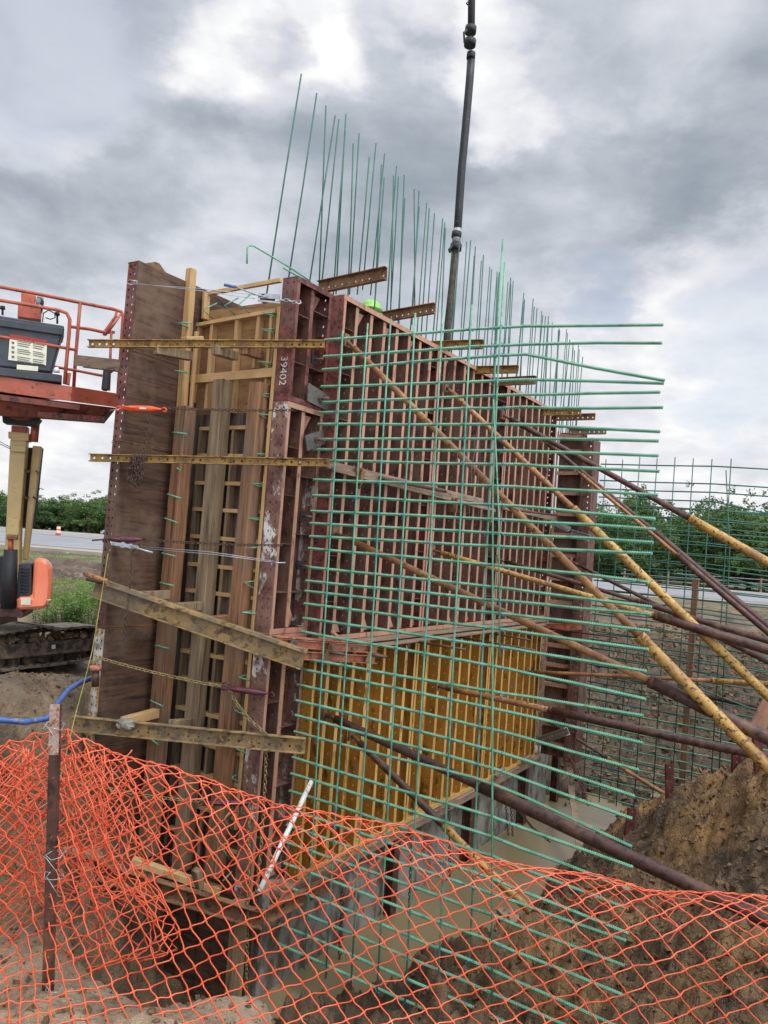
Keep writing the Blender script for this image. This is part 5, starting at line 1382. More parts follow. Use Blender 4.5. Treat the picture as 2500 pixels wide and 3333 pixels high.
# control box
b = MB()
c0, c1, c2, c3 = PL(-80, 300), PL(372, 372), PL(295, 640), PL(-60, 600)
b.prism([c0, c1, c2, c3], -LN * .35); cb = b.build('control_box', 'charcoal', lift, bev=.015)
b = MB(); b.prism([PL(-90, 318, -.03), PL(372, 385, -.03), PL(360, 428, -.03), PL(-90, 362, -.03)], -LN * .42); b.build('box_rim', 'charcoal', cb, bev=.01)
b = MB(); b.prism([PL(-80, 600, -.03), PL(358, 655, -.03), PL(355, 700, -.03), PL(-80, 652, -.03)], -LN * .45); b.build('box_base', 'charcoal', cb, bev=.01)
lp = [PL(58, 420, -.012), PL(272, 455, -.012), PL(265, 600, -.012), PL(47, 568, -.012)]
b = MB(); b.prism(lp, -LN * .003); pl = b.build('instruction_plate', 'label', cb)
b = MB(); b.prism([PL(58, 420, -.016), PL(272, 455, -.016), PL(271, 472, -.016), PL(57, 438, -.016)], -LN * .002); b.build('red_header', 'red', pl)
b = MB()
for k in range(11):
    for (x0, x1) in ((100, 180), (190, 258)):
        if k % 4 == 3: continue
        y0 = 452 + k * 11
        b.prism([PL(x0, y0 + (x0 - 58) * .16, -.016), PL(x1 - (k * 7) % 17, y0 + (x1 - 58) * .16, -.016), PL(x1 - (k * 7) % 17, y0 + 4 + (x1 - 58) * .16, -.016), PL(x0, y0 + 4 + (x0 - 58) * .16, -.016)], -LN * .001)
for k in range(4):
    y0 = 462 + k * 27
    b.prism([PL(66, y0, -.016), PL(84, y0 + 3, -.016), PL(80, y0 + 16, -.016), PL(68, y0 + 13, -.016)], -LN * .001)
b.build('fine_print', 'ink', pl)
b = MB(); b.prism([PL(97, 595, -.02), PL(220, 606, -.02), PL(219, 634, -.02), PL(96, 622, -.02)], -LN * .003); b.build('yellow_decal', 'label', cb)
b = MB(); b.prism([PL(122, 180, .3), PL(207, 196, .3), PL(200, 245, .3), PL(240, 262, .3), PL(235, 340, .3), PL(100, 320, .3), PL(105, 240, .3), PL(122, 235, .3)], -LN * .2); b.build('console', 'lift_orange', lift, bev=.008)
for (x, y0, y1) in ((15, 310, 265), (330, 360, 300)):
    b = MB(); b.tube([PL(x, y0, .1), PL(x, y1 + 10, .1)], .012, 8); b.tube([PL(x, y1 + 12, .1), PL(x, y1 - 6, .1)], [.03, .026], 8); b.build('joystick', 'black', cb)
b = MB()
for k in range(5):
    b.tube([PL(210 + k * 7, 250, .2), PL(215 + k * 8, 205, .2), PL(235 + k * 4, 215 + k * 6, .2), PL(240, 300, .2)], .006, 5)
b.tube([PL(245, 350, .2), PL(250, 300, .2), PL(280, 282, .2), PL(315, 300, .2), PL(318, 325, .2), PL(290, 335, .2), PL(262, 325, .2)], .007, 5)
b.build('cables', 'black', lift)
b = MB(); b.prism([PL(596, 618, .5), PL(637, 615, .5), PL(625, 748, .5), PL(583, 742, .5)], -LN * .06); b.build('pad', 'charcoal', lift, bev=.02)
b = MB(); b.prism([PL(368, 640, .02), PL(410, 645, .02), PL(402, 710, .02), PL(362, 700, .02)], -LN * .08); b.build('gate_latch', 'lift_orange', lift)
b = MB(); b.tube([PL(326, 640, -.02), PL(326, 612, -.02)], [.035, .02], 10); b.build('horn', 'white', lift)
# mast
YM = 9.0
def PM(x, y, Y=YM): u, v = z3(x, y); return PY(u, v, Y)
def slab(name, m, pts, Y, dep, par=None, bev=.008):
    b = MB(); P_ = [PM(x, y, Y) for x, y in pts]
    b.prism(P_, Vector((-.25, 1, 0)) * dep * .45); return b.build(name, m, par or lift, bev=bev)
slab('mount_bracket', 'black', [(10, 870), (230, 905), (200, 945), (15, 930)], 8.75, .4)
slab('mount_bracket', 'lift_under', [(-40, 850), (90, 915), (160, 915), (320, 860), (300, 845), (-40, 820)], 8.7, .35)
slab('boom_neck', 'lift_orange', [(65, 945), (158, 952), (155, 1040), (62, 1040)], YM + .05, .3)
slab('boom_collar', 'cream', [(47, 980), (167, 990), (165, 1035), (60, 1035), (60, 1020), (46, 1020)], YM, .4)
bm = slab('main_boom', 'cream', [(58, 1030), (152, 1035), (115, 1510), (108, 1800), (20, 1800), (35, 1500)], YM + .02, .35)
slab('boom_plate', 'cream', [(62, 1060), (150, 1065), (146, 1100), (60, 1095)], YM - .03, .02, bm)
slab('boom_plate', 'cream', [(40, 1480), (112, 1490), (106, 1580), (34, 1575)], YM - .05, .06, bm)
slab('link_arm', 'cream', [(188, 1062), (238, 1066), (156, 1722), (128, 1718)], YM + .15, .2)
b = MB(); b.tube([PM(205, 935, 9.1), PM(195, 1040, 9.1)], .05, 8); b.build('arm_strut', 'lift_orange', lift)
b = MB(); b.tube([PM(175, 1080, 9.3), PM(163, 1300, 9.3), PM(145, 1530, 9.3)], .035, 6); b.build('cable_track', 'black', lift)
b = MB()
for k in range(24):
    y_ = 1085 + k * 19; x_ = 176 - (y_ - 1080) * .066
    b.obox(PM(x_, y_, 9.29), Vector((.05, 0, 0)), Vector((0, .045, 0)), Vector((0, 0, .02)))
    b.obox(PM(228 - (y_ - 1066) * .107 + 6, y_, 9.25), Vector((.02, 0, 0)), Vector((0, .045, 0)), Vector((0, 0, .02)))
b.build('track_links', 'black', lift)
for (x, y) in ((158, 1210), (148, 1362), (215, 1214), (200, 1364)):
    b = MB(); b.tube([PM(x - 8, y - 8, 9.1), PM(x + 6, y + 6, 9.1), PM(x + 18, y - 6, 9.1)], .012, 5); b.build('clip', 'rust', lift)
b = MB(); b.tube([PM(62, 1590, 8.8), PM(62, 1680, 8.8)], .03, 12); b.build('cylinder_rod', 'lift_orange', lift)
b = MB(); b.tube([PM(62, 1660, 8.8), PM(50, 2000, 8.8)], [.075, .085], 14); b.build('cylinder', 'black', lift)
slab('cylinder_head', 'rust', [(38, 1578), (98, 1582), (96, 1606), (36, 1602)], 8.75, .2)
slab('turret', 'charcoal', [(110, 1745), (180, 1742), (185, 1935), (90, 1945)], 8.85, .9)
slab('turret', 'black', [(-160, 1700), (20, 1700), (40, 1990), (-160, 1990)], 9.0, .8)
b = MB()
for k in range(8):
    b.tube([PM(122, 1775 + k * 19, 8.83), PM(135, 1768 + k * 19, 8.82), PM(150, 1776 + k * 19, 8.83), PM(165, 1770 + k * 19, 8.83)], .008, 5)
b.build('louvre', 'black', lift)
# rounded hood
b = MB(); rings = []
prof = [(.0, 1712, 205, 290), (.08, 1708, 195, 296), (.35, 1712, 192, 302), (.6, 1716, 192, 306), (.8, 1725, 195, 303), (.95, 1745, 200, 290)]
for (dy, top_, xl, xr) in prof:
    Y_ = 8.75 + dy
    pts = []
    for (x, y) in ((100, 1935), (185, 1935), (xl, top_ + 20), (xl + 8, top_), (xr - 45, top_ + 6), (xr - 14, top_ + 24), (xr, top_ + 60), (xr + 2, 1860), (xr - 4, 1945), (xr - 22, 1990), (xr - 45, 2000), (100, 2010)):
        pts.append(PM(x, y, 8.75) + Vector((-.3 * dy, dy * .7, 0)))
    rings.append(pts)
b.loft(rings, smooth=False); b.build('engine_hood', 'hood', lift, bev=.03)
slab('decal', 'label', [(123, 1938), (178, 1940), (175, 1980), (120, 1978)], 8.73, .004, bev=0)
slab('hood_stripe', 'label', [(270, 1948), (298, 1944), (290, 1953), (272, 1955)], 8.73, .004, bev=0)
slab('base_plate', 'rust_dark', [(-160, 1975), (100, 1985), (140, 2025), (130, 2055), (-160, 2040)], 8.8, 1.2)
# crawler track, receding to the right
TA, TB = PZ(0, 2190, -1.74), PZ(300, 2144, -1.74)
TD = (TB - TA).normalized(); TN = Vector((TD.y, -TD.x, 0))
if TN.y > 0 or TN.x < 0: TN = TN if TN.dot(Vector((1, -1, 0))) > 0 else -TN
def TP(x, y, back=0.0):
    return hit(x / 3.402, 1750 + y / 3.402, TA, TN) - TN * back
b = MB()
path = [(-160, 1095), (0, 1062), (150, 1040), (300, 1012), (400, 985), (460, 975), (560, 985), (640, 1010), (800, 1000), (950, 985), (1090, 985), (1180, 1010), (1230, 1080), (1220, 1200), (1150, 1300), (1000, 1345), (800, 1385), (600, 1410), (300, 1440), (0, 1480), (-160, 1500)]
path = [TP(*p) for p in path]
sl = [(path[i + 1] - path[i]).length for i in range(len(path) - 1)]
dd = 0; tot = sum(sl)
while dd < tot:
    j = 0; acc = 0
    while j < len(sl) - 1 and acc + sl[j] < dd: acc += sl[j]; j += 1
    t = (path[j + 1] - path[j]).normalized(); p = path[j] + t * (dd - acc)
    n_ = t.cross(TN).normalized()
    b.obox(p - TN * .2, t * .062, TN * .2, n_ * .012); b.obox(p - TN * .2 + n_ * .014, t * .008, TN * .2, n_ * .012)
    dd += .135
b.build('track_pads', 'track_pad', lift)
b = MB(); b.tube([TP(-160, 1150, .2), TP(470, 1060, .2), TP(640, 1040, .2), TP(1100, 1030, .2)], .03, 6); b.tube([TP(-160, 1430, .2), TP(700, 1360, .2), TP(1100, 1290, .2)], .035, 6); b.build('track_chain', 'track_mud', lift)
b = MB(); b.prism([TP(-160, 1215, .03), TP(1130, 1112, .03), TP(1130, 1238, .03), TP(-160, 1362, .03)], -TN * .2); b.prism([TP(-160, 1340, .0), TP(1130, 1222, .0), TP(1130, 1240, .0), TP(-160, 1364, .0)], -TN * .03)
fr_ = b.build('track_frame', 'track_mud', lift)
b = MB(); b.prism([TP(590, 1190, -.005 + .03), TP(628, 1187, .025), TP(628, 1232, .025), TP(590, 1236, .025)], TN * .006); b.build('decal', 'label', fr_)
b = MB(); b.prism([TP(640, 1180, .028), TP(680, 1177, .028), TP(680, 1215, .028), TP(640, 1220, .028)], TN * .004); b.build('slot', 'black', fr_)
for (x, y) in ((40, 1368), (215, 1352), (385, 1335), (560, 1318), (710, 1305), (840, 1292), (960, 1280), (450, 1085), (1160, 1140)):
    c = TP(x, y + 20, .06); r_ = .07 if y > 1200 else (.05 if y < 1100 else .17)
    b = MB(); b.tube([c, c - TN * .25], r_, 14); b.build('track_roller', 'track_mud', lift)
rr = random.Random(3); b = MB()
for _ in range(170):
    x = rr.uniform(-100, 1090); c = TP(x, 1205 - (x + 160) * .08 + rr.uniform(-6, 4), rr.uniform(.04, .3)); r_ = rr.uniform(.01, .035)
    b.obox(c + Z_ * rr.uniform(0, .05), Vector((rr.gauss(0, 1), rr.gauss(0, 1), rr.gauss(0, 1))).normalized() * r_, Vector((rr.gauss(0, 1), rr.gauss(0, 1), rr.gauss(0, 1))).normalized() * r_, Vector((rr.gauss(0, 1), rr.gauss(0, 1), rr.gauss(0, 1))).normalized() * r_)
o = b.build('packed_dirt', 'track_dirt', lift); o['kind'] = 'stuff'
b = MB(); b.prism([TP(-160, 900, .5), TP(540, 905, .5), TP(540, 1010, .5), TP(-160, 1060, .5)], -TN * .5); b.build('undercarriage', 'track_dirt', lift)
b = MB(); b.tube([PM(-30, 1040, 9.2), PM(20, 1062, 9.1), PM(58, 1080, 9.0)], .006, 5); b.tube([PM(-30, 1022, 9.2), PM(20, 1050, 9.1), PM(58, 1070, 9.0)], .006, 5); b.build('hydraulic_line', 'cable', lift)

# ------------------------------------------------------------------ left yard: hose, rope, heap, shrubs, barrels, car
b = MB(); b.tube([PZ(-60, 2330, -1.75), PZ(0, 2343, -1.75), PZ(80, 2350, -1.78), PZ(150, 2340, -1.8), PZ(165, 2325, -1.76), PZ(195, 2280, -1.7), PZ(222, 2245, -1.66), PZ(260, 2222, -1.64), PZ(305, 2205, -1.6), PZ(345, 2195, -1.6)], .026, 10)
tag(b.build('water_hose', 'blue'), 'flat blue discharge hose curving over the dirt left of the forms', 'hose')
b = MB(); b.tube([PY(352, 1800, 7.2), PY(338, 1890, 7.1), PY(322, 1990, 7.0), PY(300, 2120, 6.8), PY(272, 2230, 6.6), PY(245, 2330, 6.4), PY(190, 2560, 6.0), PY(150, 2760, 5.6)], .0042, 6)
tag(b.build('guy_rope', 'rope'), 'thin yellow-green rope running down from the left form to the ground', 'rope')
root = thing('capped_pipe', 'short rusty standpipe with an orange cap behind the left form near the blue hose', 'pipe', PY(310, 2225, 7.5))
b = MB(); b.tube([PY(312, 2168, 7.5), PY(311, 2182, 7.5)], .055, 12); b.build('cap', 'orange_frame', root)
b = MB(); b.tube([PY(311, 2182, 7.5), PY(310, 2235, 7.5)], .035, 12); b.build('pipe', 'rust_dark', root)
b = MB(); b.tube([PY(278, 1868, 7.6), PY(350, 1893, 7.4)], .025, 8); tag(b.build('pipe_stub', 'pipe_tan'), 'rusty pipe end poking out left above the slanting beam', 'pipe')
b = MB(); b.tube([PY(285, 1885, 7.8), PY(345, 1898, 7.5)], .02, 8); tag(b.build('pipe_stub', 'rust_dark'), 'darker pipe end just below the rusty one', 'pipe')
# dark soil heap (left field)
def heap(label, cx, cy, lx, ly, hz, m, seed):
    n = 60; vs = []; fs = []
    xs = np.linspace(-1, 1, n); X, Y = np.meshgrid(xs, xs)
    r2 = X ** 2 + Y ** 2
    H = np.clip(1 - r2, 0, 1) ** .7 * hz * (1 + .9 * fbm(X * 3 + seed, Y * 3, 4, seed)) + .22 * hz * fbm(X * 14, Y * 14, 3, seed + 5) * (r2 < 1)
    b = MB()
    for i in range(n):
        for j in range(n): vs.append((cx + X[i, j] * lx, cy + Y[i, j] * ly, ground_h(cx, cy) - .12 + H[i, j]))
    for i in range(n - 1):
        for j in range(n - 1): fs.append((i * n + j, i * n + j + 1, (i + 1) * n + j + 1, (i + 1) * n + j))
    b.add(vs, fs, True)
    return tag(b.build('soil_heap', m), label, 'soil heap')
M['soil'] = mat('dark_soil', lin('#43372e'), lin('#63554a'), lin('#7a6a5a'), scale=3, t3=.6, s3=6, rough=.95, bump=.6, bscale=9, bdist=.05, frame=False)
c = PZ(235, 1890, -1.5); heap('heap of dark clods behind the shrub left of the forms', c.x, c.y + .5, 3.0, 1.6, .55, 'soil', 4)
c = PZ(150, 1805, -1.4); heap('low dark soil strip farther out on the grass by the boom mast', c.x, c.y, 3.5, 1.5, .22, 'soil', 8)

def leaf_clump(b, c, n, spread, size, rr, up=.3):
    for _ in range(n):
        d3 = Vector((rr.gauss(0, 1), rr.gauss(0, 1), rr.gauss(0, 1))).normalized() * spread * rr.random() ** .5
        p = c + Vector((d3.x, d3.y, d3.z * .8))
        a = Vector((rr.gauss(0, 1), rr.gauss(0, 1), rr.gauss(0, .6))).normalized()
        q = a.cross(Vector((rr.gauss(0, 1), rr.gauss(0, 1), rr.gauss(0, 1)))).normalized()
        s_ = size * rr.uniform(.6, 1.3)
        b.add([p, p + a * s_ * .5 + q * s_ * .28, p + a * s_, p + a * s_ * .5 - q * s_ * .28], [(0, 1, 2, 3)])
def shrub(label, X_, Y_, w, h, seed):
    rr = random.Random(seed); z0 = ground_h(X_, Y_)
    root = thing('leafy_shrub', label, 'shrub', Vector((X_, Y_, z0)), 'weedy shrubs by the crawler lift')
    bs_, bl = MB(), MB()
    for k in range(34):
        a = rr.uniform(0, 6.28); r_ = w * rr.random() ** .5 * .5
        p = Vector((X_ + r_ * math.cos(a), Y_ + r_ * .7 * math.sin(a), z0)); hh = h * rr.uniform(.5, 1.05) * (1 - .4 * (r_ / w) ** 2)
        q = p + Vector((rr.uniform(-.12, .12), rr.uniform(-.12, .12), hh))
        bs_.tube([p, (p + q) / 2 + Vector((rr.uniform(-.03, .03), 0, 0)), q], [.006, .005, .003], 4)
        for j in range(26):
            f_ = .2 + .8 * j / 25; pt = p.lerp(q, f_); an = j * 2.4
            dr = Vector((math.cos(an), math.sin(an), rr.uniform(-.2, .5))).normalized(); sd_ = dr.cross(Z_).normalized(); sz = rr.uniform(.06, .12)
            bl.add([pt, pt + dr * sz * .5 + sd_ * sz * .16, pt + dr * sz - Z_ * .015, pt + dr * sz * .5 - sd_ * sz * .16], [(0, 1, 2, 3)])
    bs_.build('stem', 'grass', root); bl.build('leaves', 'shrub', root)
c = PZ(215, 2045, -1.6); shrub('bright green weedy shrub between the orange hood and the left form', c.x, c.y + .6, 1.3, .75, 3)
c = PZ(300, 2020, -1.6); shrub('smaller bright green weed clump touching the left form', c.x, c.y + 1.0, 1.0, .62, 8)
c = PZ(150, 2050, -1.6); shrub('low green weed clump right behind the orange hood', c.x, c.y + .6, .9, .5, 12)

# grass on the left field
b = MB(); rr = random.Random(11)
for _ in range(16000):
    y_ = 14 + 24 * rr.random() ** 1.3; x_ = -y_ * rr.uniform(.30, .62)
    if float(fbm(np.array([x_ * .25]), np.array([y_ * .25]), 4, 9)[0]) < -.09: continue
    z0 = ground_h(x_, y_) - .02; h_ = rr.uniform(.04, .13); a = rr.uniform(0, 6.28)
    w = Vector((math.cos(a), math.sin(a), 0)) * .02; tp = Vector((x_ + rr.uniform(-.05, .05), y_ + rr.uniform(-.05, .05), z0 + h_))
    p = Vector((x_, y_, z0)); b.add([p - w, p + w, tp], [(0, 1, 2)])
o = b.build('grass', 'grass'); o['kind'] = 'stuff'; tag(o, 'short rough grass on the field between the forms and the road', 'grass')
# a few scraps on the grass
for (u, v, lb) in ((228, 1812, 'white scrap of litter on the grass, the nearer one'), (196, 1802, 'tiny white scrap of litter on the grass, the farther one')):
    c = PZ(u, v, -1.42); b = MB(); b.prism([c, c + Vector((.35, .05, .03)), c + Vector((.3, .3, .05)), c + Vector((.02, .22, .02))], Vector((0, 0, .02))); tag(b.build('litter', 'white'), lb, 'litter')

def barrel(label, base, tilt=0.0, axis='X'):
    root = thing('traffic_barrel', label, 'traffic barrel', base)
    prof = [(.30, 0), (.30, .06), (.25, .08), (.245, .28), (.235, .30), (.23, .5), (.22, .52), (.215, .72), (.205, .74), (.2, .92), (.16, .98), (.05, 1.0)]
    segs = [(0, 2, 'black', 'rubber_base'), (2, 3, 'barrel', 'orange_band'), (3, 5, 'white', 'white_band'), (5, 7, 'barrel', 'orange_band'), (7, 9, 'white', 'white_band'), (9, 11, 'barrel', 'top')]
    for a, c_, m, nm in segs:
        b = MB(); b.loft([[base + Vector((r_ * math.cos(q), r_ * math.sin(q), z_)) for q in [2 * math.pi * k / 16 for k in range(16)]] for r_, z_ in prof[a:c_ + 1]], cap=(a in (0, 9)))
        b.build(nm, m, root)
    if tilt: root.rotation_euler = (0, tilt, .3)
    return root
barrel('upright orange and white traffic barrel standing by the road', PZ(189, 1742, -1.22))
bb = PY(345, 1775, 52.0); bb.z = -1.0; barrel('tipped orange traffic barrel beside the left form near the purple binder', bb, R(82))

def car():
    c = PZ(332, 1744, -1.22); root = thing('parked_car', 'silver car on the road partly hidden by the left form', 'car', c)
    # length along +X, front at x=0
    prof = [(0, .35), (.03, .62), (.25, .78), (1.15, .95), (1.75, 1.38), (2.9, 1.45), (3.9, 1.12), (4.5, 1.0), (4.62, .6), (4.55, .32), (3.95, .3), (3.85, .55), (3.5, .66), (3.15, .55), (3.05, .28), (1.3, .28), (1.2, .55), (.85, .66), (.5, .55), (.4, .3)]
    b = MB(); b.prism([c + Vector((x, -.85, z_)) for x, z_ in prof], Vector((0, 1.7, 0))); b.build('body', 'carpaint', root, bev=.06)
    b = MB()
    b.prism([c + Vector((x, -.86, z_)) for x, z_ in ((1.3, .98), (1.8, 1.33), (2.3, 1.38), (2.3, .98))], Vector((0, .01, 0)))
    b.prism([c + Vector((x, -.86, z_)) for x, z_ in ((2.36, .98), (2.36, 1.38), (2.9, 1.38), (3.7, 1.08), (3.5, .98))], Vector((0, .01, 0)))
    b.build('side_window', 'glass', root)
    b = MB(); b.prism([c + Vector((x, -.75, z_)) for x, z_ in ((1.1, .97), (1.12, 1.0), (1.72, 1.42), (1.72, 1.37))], Vector((0, 1.5, 0))); b.build('windscreen', 'glass', root)
    for x in (.85, 3.5):
        for y in (-.84, .66):
            b = MB(); b.tube([c + Vector((x, y, .32)), c + Vector((x, y + .2, .32))], .32, 20); wh = b.build('wheel', 'black', root)
            b = MB(); b.tube([c + Vector((x, y - .01, .32)), c + Vector((x, y + .02, .32))], .19, 14); b.build('rim', 'galv', wh)
    b = MB(); b.prism([c + Vector((x, -.86, z_)) for x, z_ in ((.05, .6), (.3, .76), (.42, .74), (.2, .6))], Vector((0, .02, 0))); b.build('headlight', 'glass', root)
car()

# guard fence right
for (x0, y0, x1, y1, n, lb) in ((20, 63, 60, 46, 13, 'low wire and rail fence along the far side of the road before the trees'),):
    root = thing('roadside_fence', lb, 'fence', Vector((x0, y0, -1.4)))
    A, B = Vector((x0, y0, -1.4)), Vector((x1, y1, -1.4))
    for k in range(n + 1):
        p = A.lerp(B, k / n); b = MB(); b.wbox(p.x - .07, p.x + .07, p.y - .07, p.y + .07, -1.6, -.25 + rnd.uniform(-.05, .1)); b.build('post', 'board', root)
    for h_ in (.4, .75, 1.05):
        b = MB(); b.tube([A + Z_ * h_, A.lerp(B, .3) + Z_ * (h_ + .05), B + Z_ * h_], .03, 5); b.build('rail', 'galv', root)

# ------------------------------------------------------------------ trees
def tree_mesh(seed, h, w, nleaf=4200, ls=.34):
    rr = random.Random(seed); bt, bl = MB(), MB()
    bt.tube([Vector((0, 0, -.3)), Vector((rr.uniform(-.1, .1), 0, h * .3)), Vector((rr.uniform(-.3, .3), rr.uniform(-.2, .2), h * .75))], [h * .03, h * .022, h * .006], 8)
    cl = []
    for k in range(30):
        f_ = rr.uniform(.12, 1); a = rr.uniform(0, 6.28)
        rad_ = w * .5 * math.sin(math.pi * min(1, f_ * .78 + .16)) ** .7 * rr.uniform(.45, 1.0)
        c = Vector((rad_ * math.cos(a), rad_ * math.sin(a), h * (.1 + .86 * f_)))
        st_ = Vector((0, 0, max(h * .12, c.z - rad_ * .9)))
        bt.tube([st_, (st_ + c) / 2 + Vector((0, 0, .1)), c], [h * .008, h * .005, h * .002], 4)
        cl.append((c, w * rr.uniform(.12, .22)))
    for c, s_ in cl:
        leaf_clump(bl, c, nleaf // 30, s_, ls, rr)
        for _ in range(3):
            c2 = c + Vector((rr.gauss(0, 1), rr.gauss(0, 1), rr.gauss(0, .9))) * s_ * .9
            leaf_clump(bl, c2, nleaf // 160, s_ * .35, ls * .9, rr)
    return bt, bl
protos = []
for k, (sd_, h, w, m) in enumerate(((1, 6.0, 6.0, 'leaf'), (2, 6.4, 5.0, 'leaf2'), (3, 5.6, 7.0, 'leaf'), (4, 6.8, 6.2, 'leaf2'))):
    protos.append((tree_mesh(sd_, h, w, 6000, .27), m))
pm = []
def plant_tree(k, x, y, s, label, group, rz):
    root = thing('broadleaf_tree', label, 'tree', Vector((x, y, -1.45)), group)
    if k not in [q[0] for q in pm]:
        (bt, bl), m = protos[k]
        me1 = bpy.data.meshes.new('trunk'); me1.from_pydata(bt.v, [], bt.f); me1.materials.append(M['bark'])
        me2 = bpy.data.meshes.new('crown'); me2.from_pydata(bl.v, [], bl.f); me2.materials.append(M[m])
        pm.append((k, me1, me2))
    _, me1, me2 = [q for q in pm if q[0] == k][0]
    for nm, me in (('trunk', me1), ('crown', me2)):
        o = bpy.data.objects.new(nm, me); COL.objects.link(o); o.parent = root
    root.scale = (s[0], s[0], s[1]); root.rotation_euler = (0, 0, rz)
kinds = ['round dark tree', 'narrow pale green tree', 'broad low dark tree', 'tall light green tree']
# left line
rr = random.Random(21)
for i in range(20):
    u = -160 + i * 30; Y_ = rr.uniform(140, 158); p = PZ(u, 1735, -1.4); x_ = ray(u, 1720).x / ray(u, 1720).y * Y_
    k = rr.randrange(4); hh = (6.0, 6.4, 5.6, 6.8)[k]
    want = 6.0 + rr.uniform(-.5, .5) + (.9 if u > 280 and u < 345 else 0)
    plant_tree(k, x_, Y_, (1.5, want / hh), 'tree in the green belt beyond the road at left', 'green belt beyond the road at left', rr.uniform(0, 6))
# right group
spec = [(1850, 78, 5.6), (1905, 86, 5.4), (1960, 74, 6.2), (2010, 88, 6.0), (2060, 76, 7.3), (2110, 84, 7.2), (2150, 72, 5.0), (2185, 90, 5.5), (2230, 74, 5.9), (2280, 80, 7.2), (2320, 70, 6.4), (2365, 78, 6.9), (2400, 68, 6.1), (2440, 74, 6.6), (2480, 66, 6.0), (2530, 70, 6.2), (2590, 68, 6.4), (2660, 66, 6.2)]
for i, (u, Y_, want) in enumerate(spec):
    r_ = ray(u, 1860); x_ = r_.x / r_.y * Y_; k = (i * 7 + 1) % 4; hh = (6.0, 6.4, 5.6, 6.8)[k]
    plant_tree(k, x_, Y_, (1.0 if want < 7 else .9, want * 1.12 / hh), 'tree in the row beyond the road at right', 'row of trees beyond the road at right', i * 1.3)
# far wood behind the trees
b = MB(); rr = random.Random(33)
for _ in range(9000):
    x_ = rr.uniform(-130, -15); y_ = 165 + rr.uniform(0, 8)
    leaf_clump(b, Vector((x_, y_, -1.4 + rr.uniform(0, 4.5))), 2, .6, .9, rr)
for _ in range(6000):
    y_ = 95 + rr.uniform(0, 6); x_ = rr.uniform(18, 62)
    leaf_clump(b, Vector((x_, y_, -1.4 + rr.uniform(0, 5.0))), 2, .5, .7, rr)
o = b.build('far_wood', 'leaf'); o['kind'] = 'stuff'; tag(o, 'dense green undergrowth filling in behind the tree rows', 'undergrowth')

# ------------------------------------------------------------------ orange netting
YN = 2.72
sil = [(-260, 2500), (0, 2429), (86, 2389), (166, 2359), (225, 2386), (318, 2422), (411, 2452), (530, 2492), (630, 2528), (729, 2568), (862, 2604), (995, 2644), (1100, 2671), (1181, 2689), (1298, 2712), (1434, 2753), (1560, 2789), (1687, 2816), (1814, 2825), (1994, 2861), (2175, 2902), (2356, 2924), (2500, 2933), (2800, 2990)]
SX, SZ = [], []
for u, v in sil:
    p = PY(u, v, YN); SX.append(p.x); SZ.append(p.z)
def ztop(x): return float(np.interp(x, SX, SZ))
def smooth_noise(x, y, seed): return float(fbm(np.array([x + 50.]), np.array([y + 50.]), 3, seed)[0])
def net_sheet(b, fn, a0, a1, w0, w1, e1=(.054, -.036), e2=(.038, .0455), r=.0027, keep=None, seed=1):
    rr = random.Random(seed); nodes = {}
    det = e1[0] * e2[1] - e1[1] * e2[0]
    cs = [((a * e2[1] - w * e2[0]) / det, (e1[0] * w - e1[1] * a) / det) for a in (a0, a1) for w in (w0, w1)]
    for i in range(int(min(c[0] for c in cs)) - 1, int(max(c[0] for c in cs)) + 2):
        for j in range(int(min(c[1] for c in cs)) - 1, int(max(c[1] for c in cs)) + 2):
            a = i * e1[0] + j * e2[0]; w = i * e1[1] + j * e2[1]
            if not (a0 <= a <= a1 and w0 <= w <= w1): continue
            if keep and not keep(a, w): continue
            nodes[(i, j)] = fn(a, w) + Vector((rr.gauss(0, .0032), rr.gauss(0, .006), rr.gauss(0, .0028)))
    for (di, dj) in ((1, 0), (0, 1)):
        for (i, j) in list(nodes):
            if (i - di, j - dj) in nodes: continue
            ch = [(i, j)]
            while (ch[-1][0] + di, ch[-1][1] + dj) in nodes: ch.append((ch[-1][0] + di, ch[-1][1] + dj))
            if len(ch) < 2: continue
            pts = []; rs = []
            for q in range(len(ch)):
                p = nodes[ch[q]]; pts.append(p); rs.append(r * 1.35)
                if q < len(ch) - 1:
                    n_ = nodes[ch[q + 1]]; dvv = (n_ - p)
                    sd2 = Vector((-dvv.z, 0, dvv.x)).normalized() * (.0022 if di else -.0022)
                    sag_ = Vector((rr.gauss(0, .001), rr.gauss(0, .002), rr.gauss(0, .001)))
                    pts.append(p.lerp(n_, .22) + sd2 + sag_); rs.append(r * .9)
                    pts.append(p.lerp(n_, .78) - sd2 + sag_); rs.append(r * .9)
            b.tube(pts, rs, 4)
def rad_at(x): return float(np.interp(x, [-1.8, -1.12, -.8, 0, 1.5], [.07, .03, .08, .15, .17]))
_ag = np.linspace(-4, 3, 1400)
_dx = np.interp(_ag, [-3.2, -1.6, -.6, .3, 1.3], [.72, .72, .85, 1.0, 1.25])
_xx = np.cumsum(_dx) * (_ag[1] - _ag[0]); _xx -= np.interp(1.0, _ag, _xx) - 1.0
def amap(a): return float(np.interp(a, _ag, _xx))
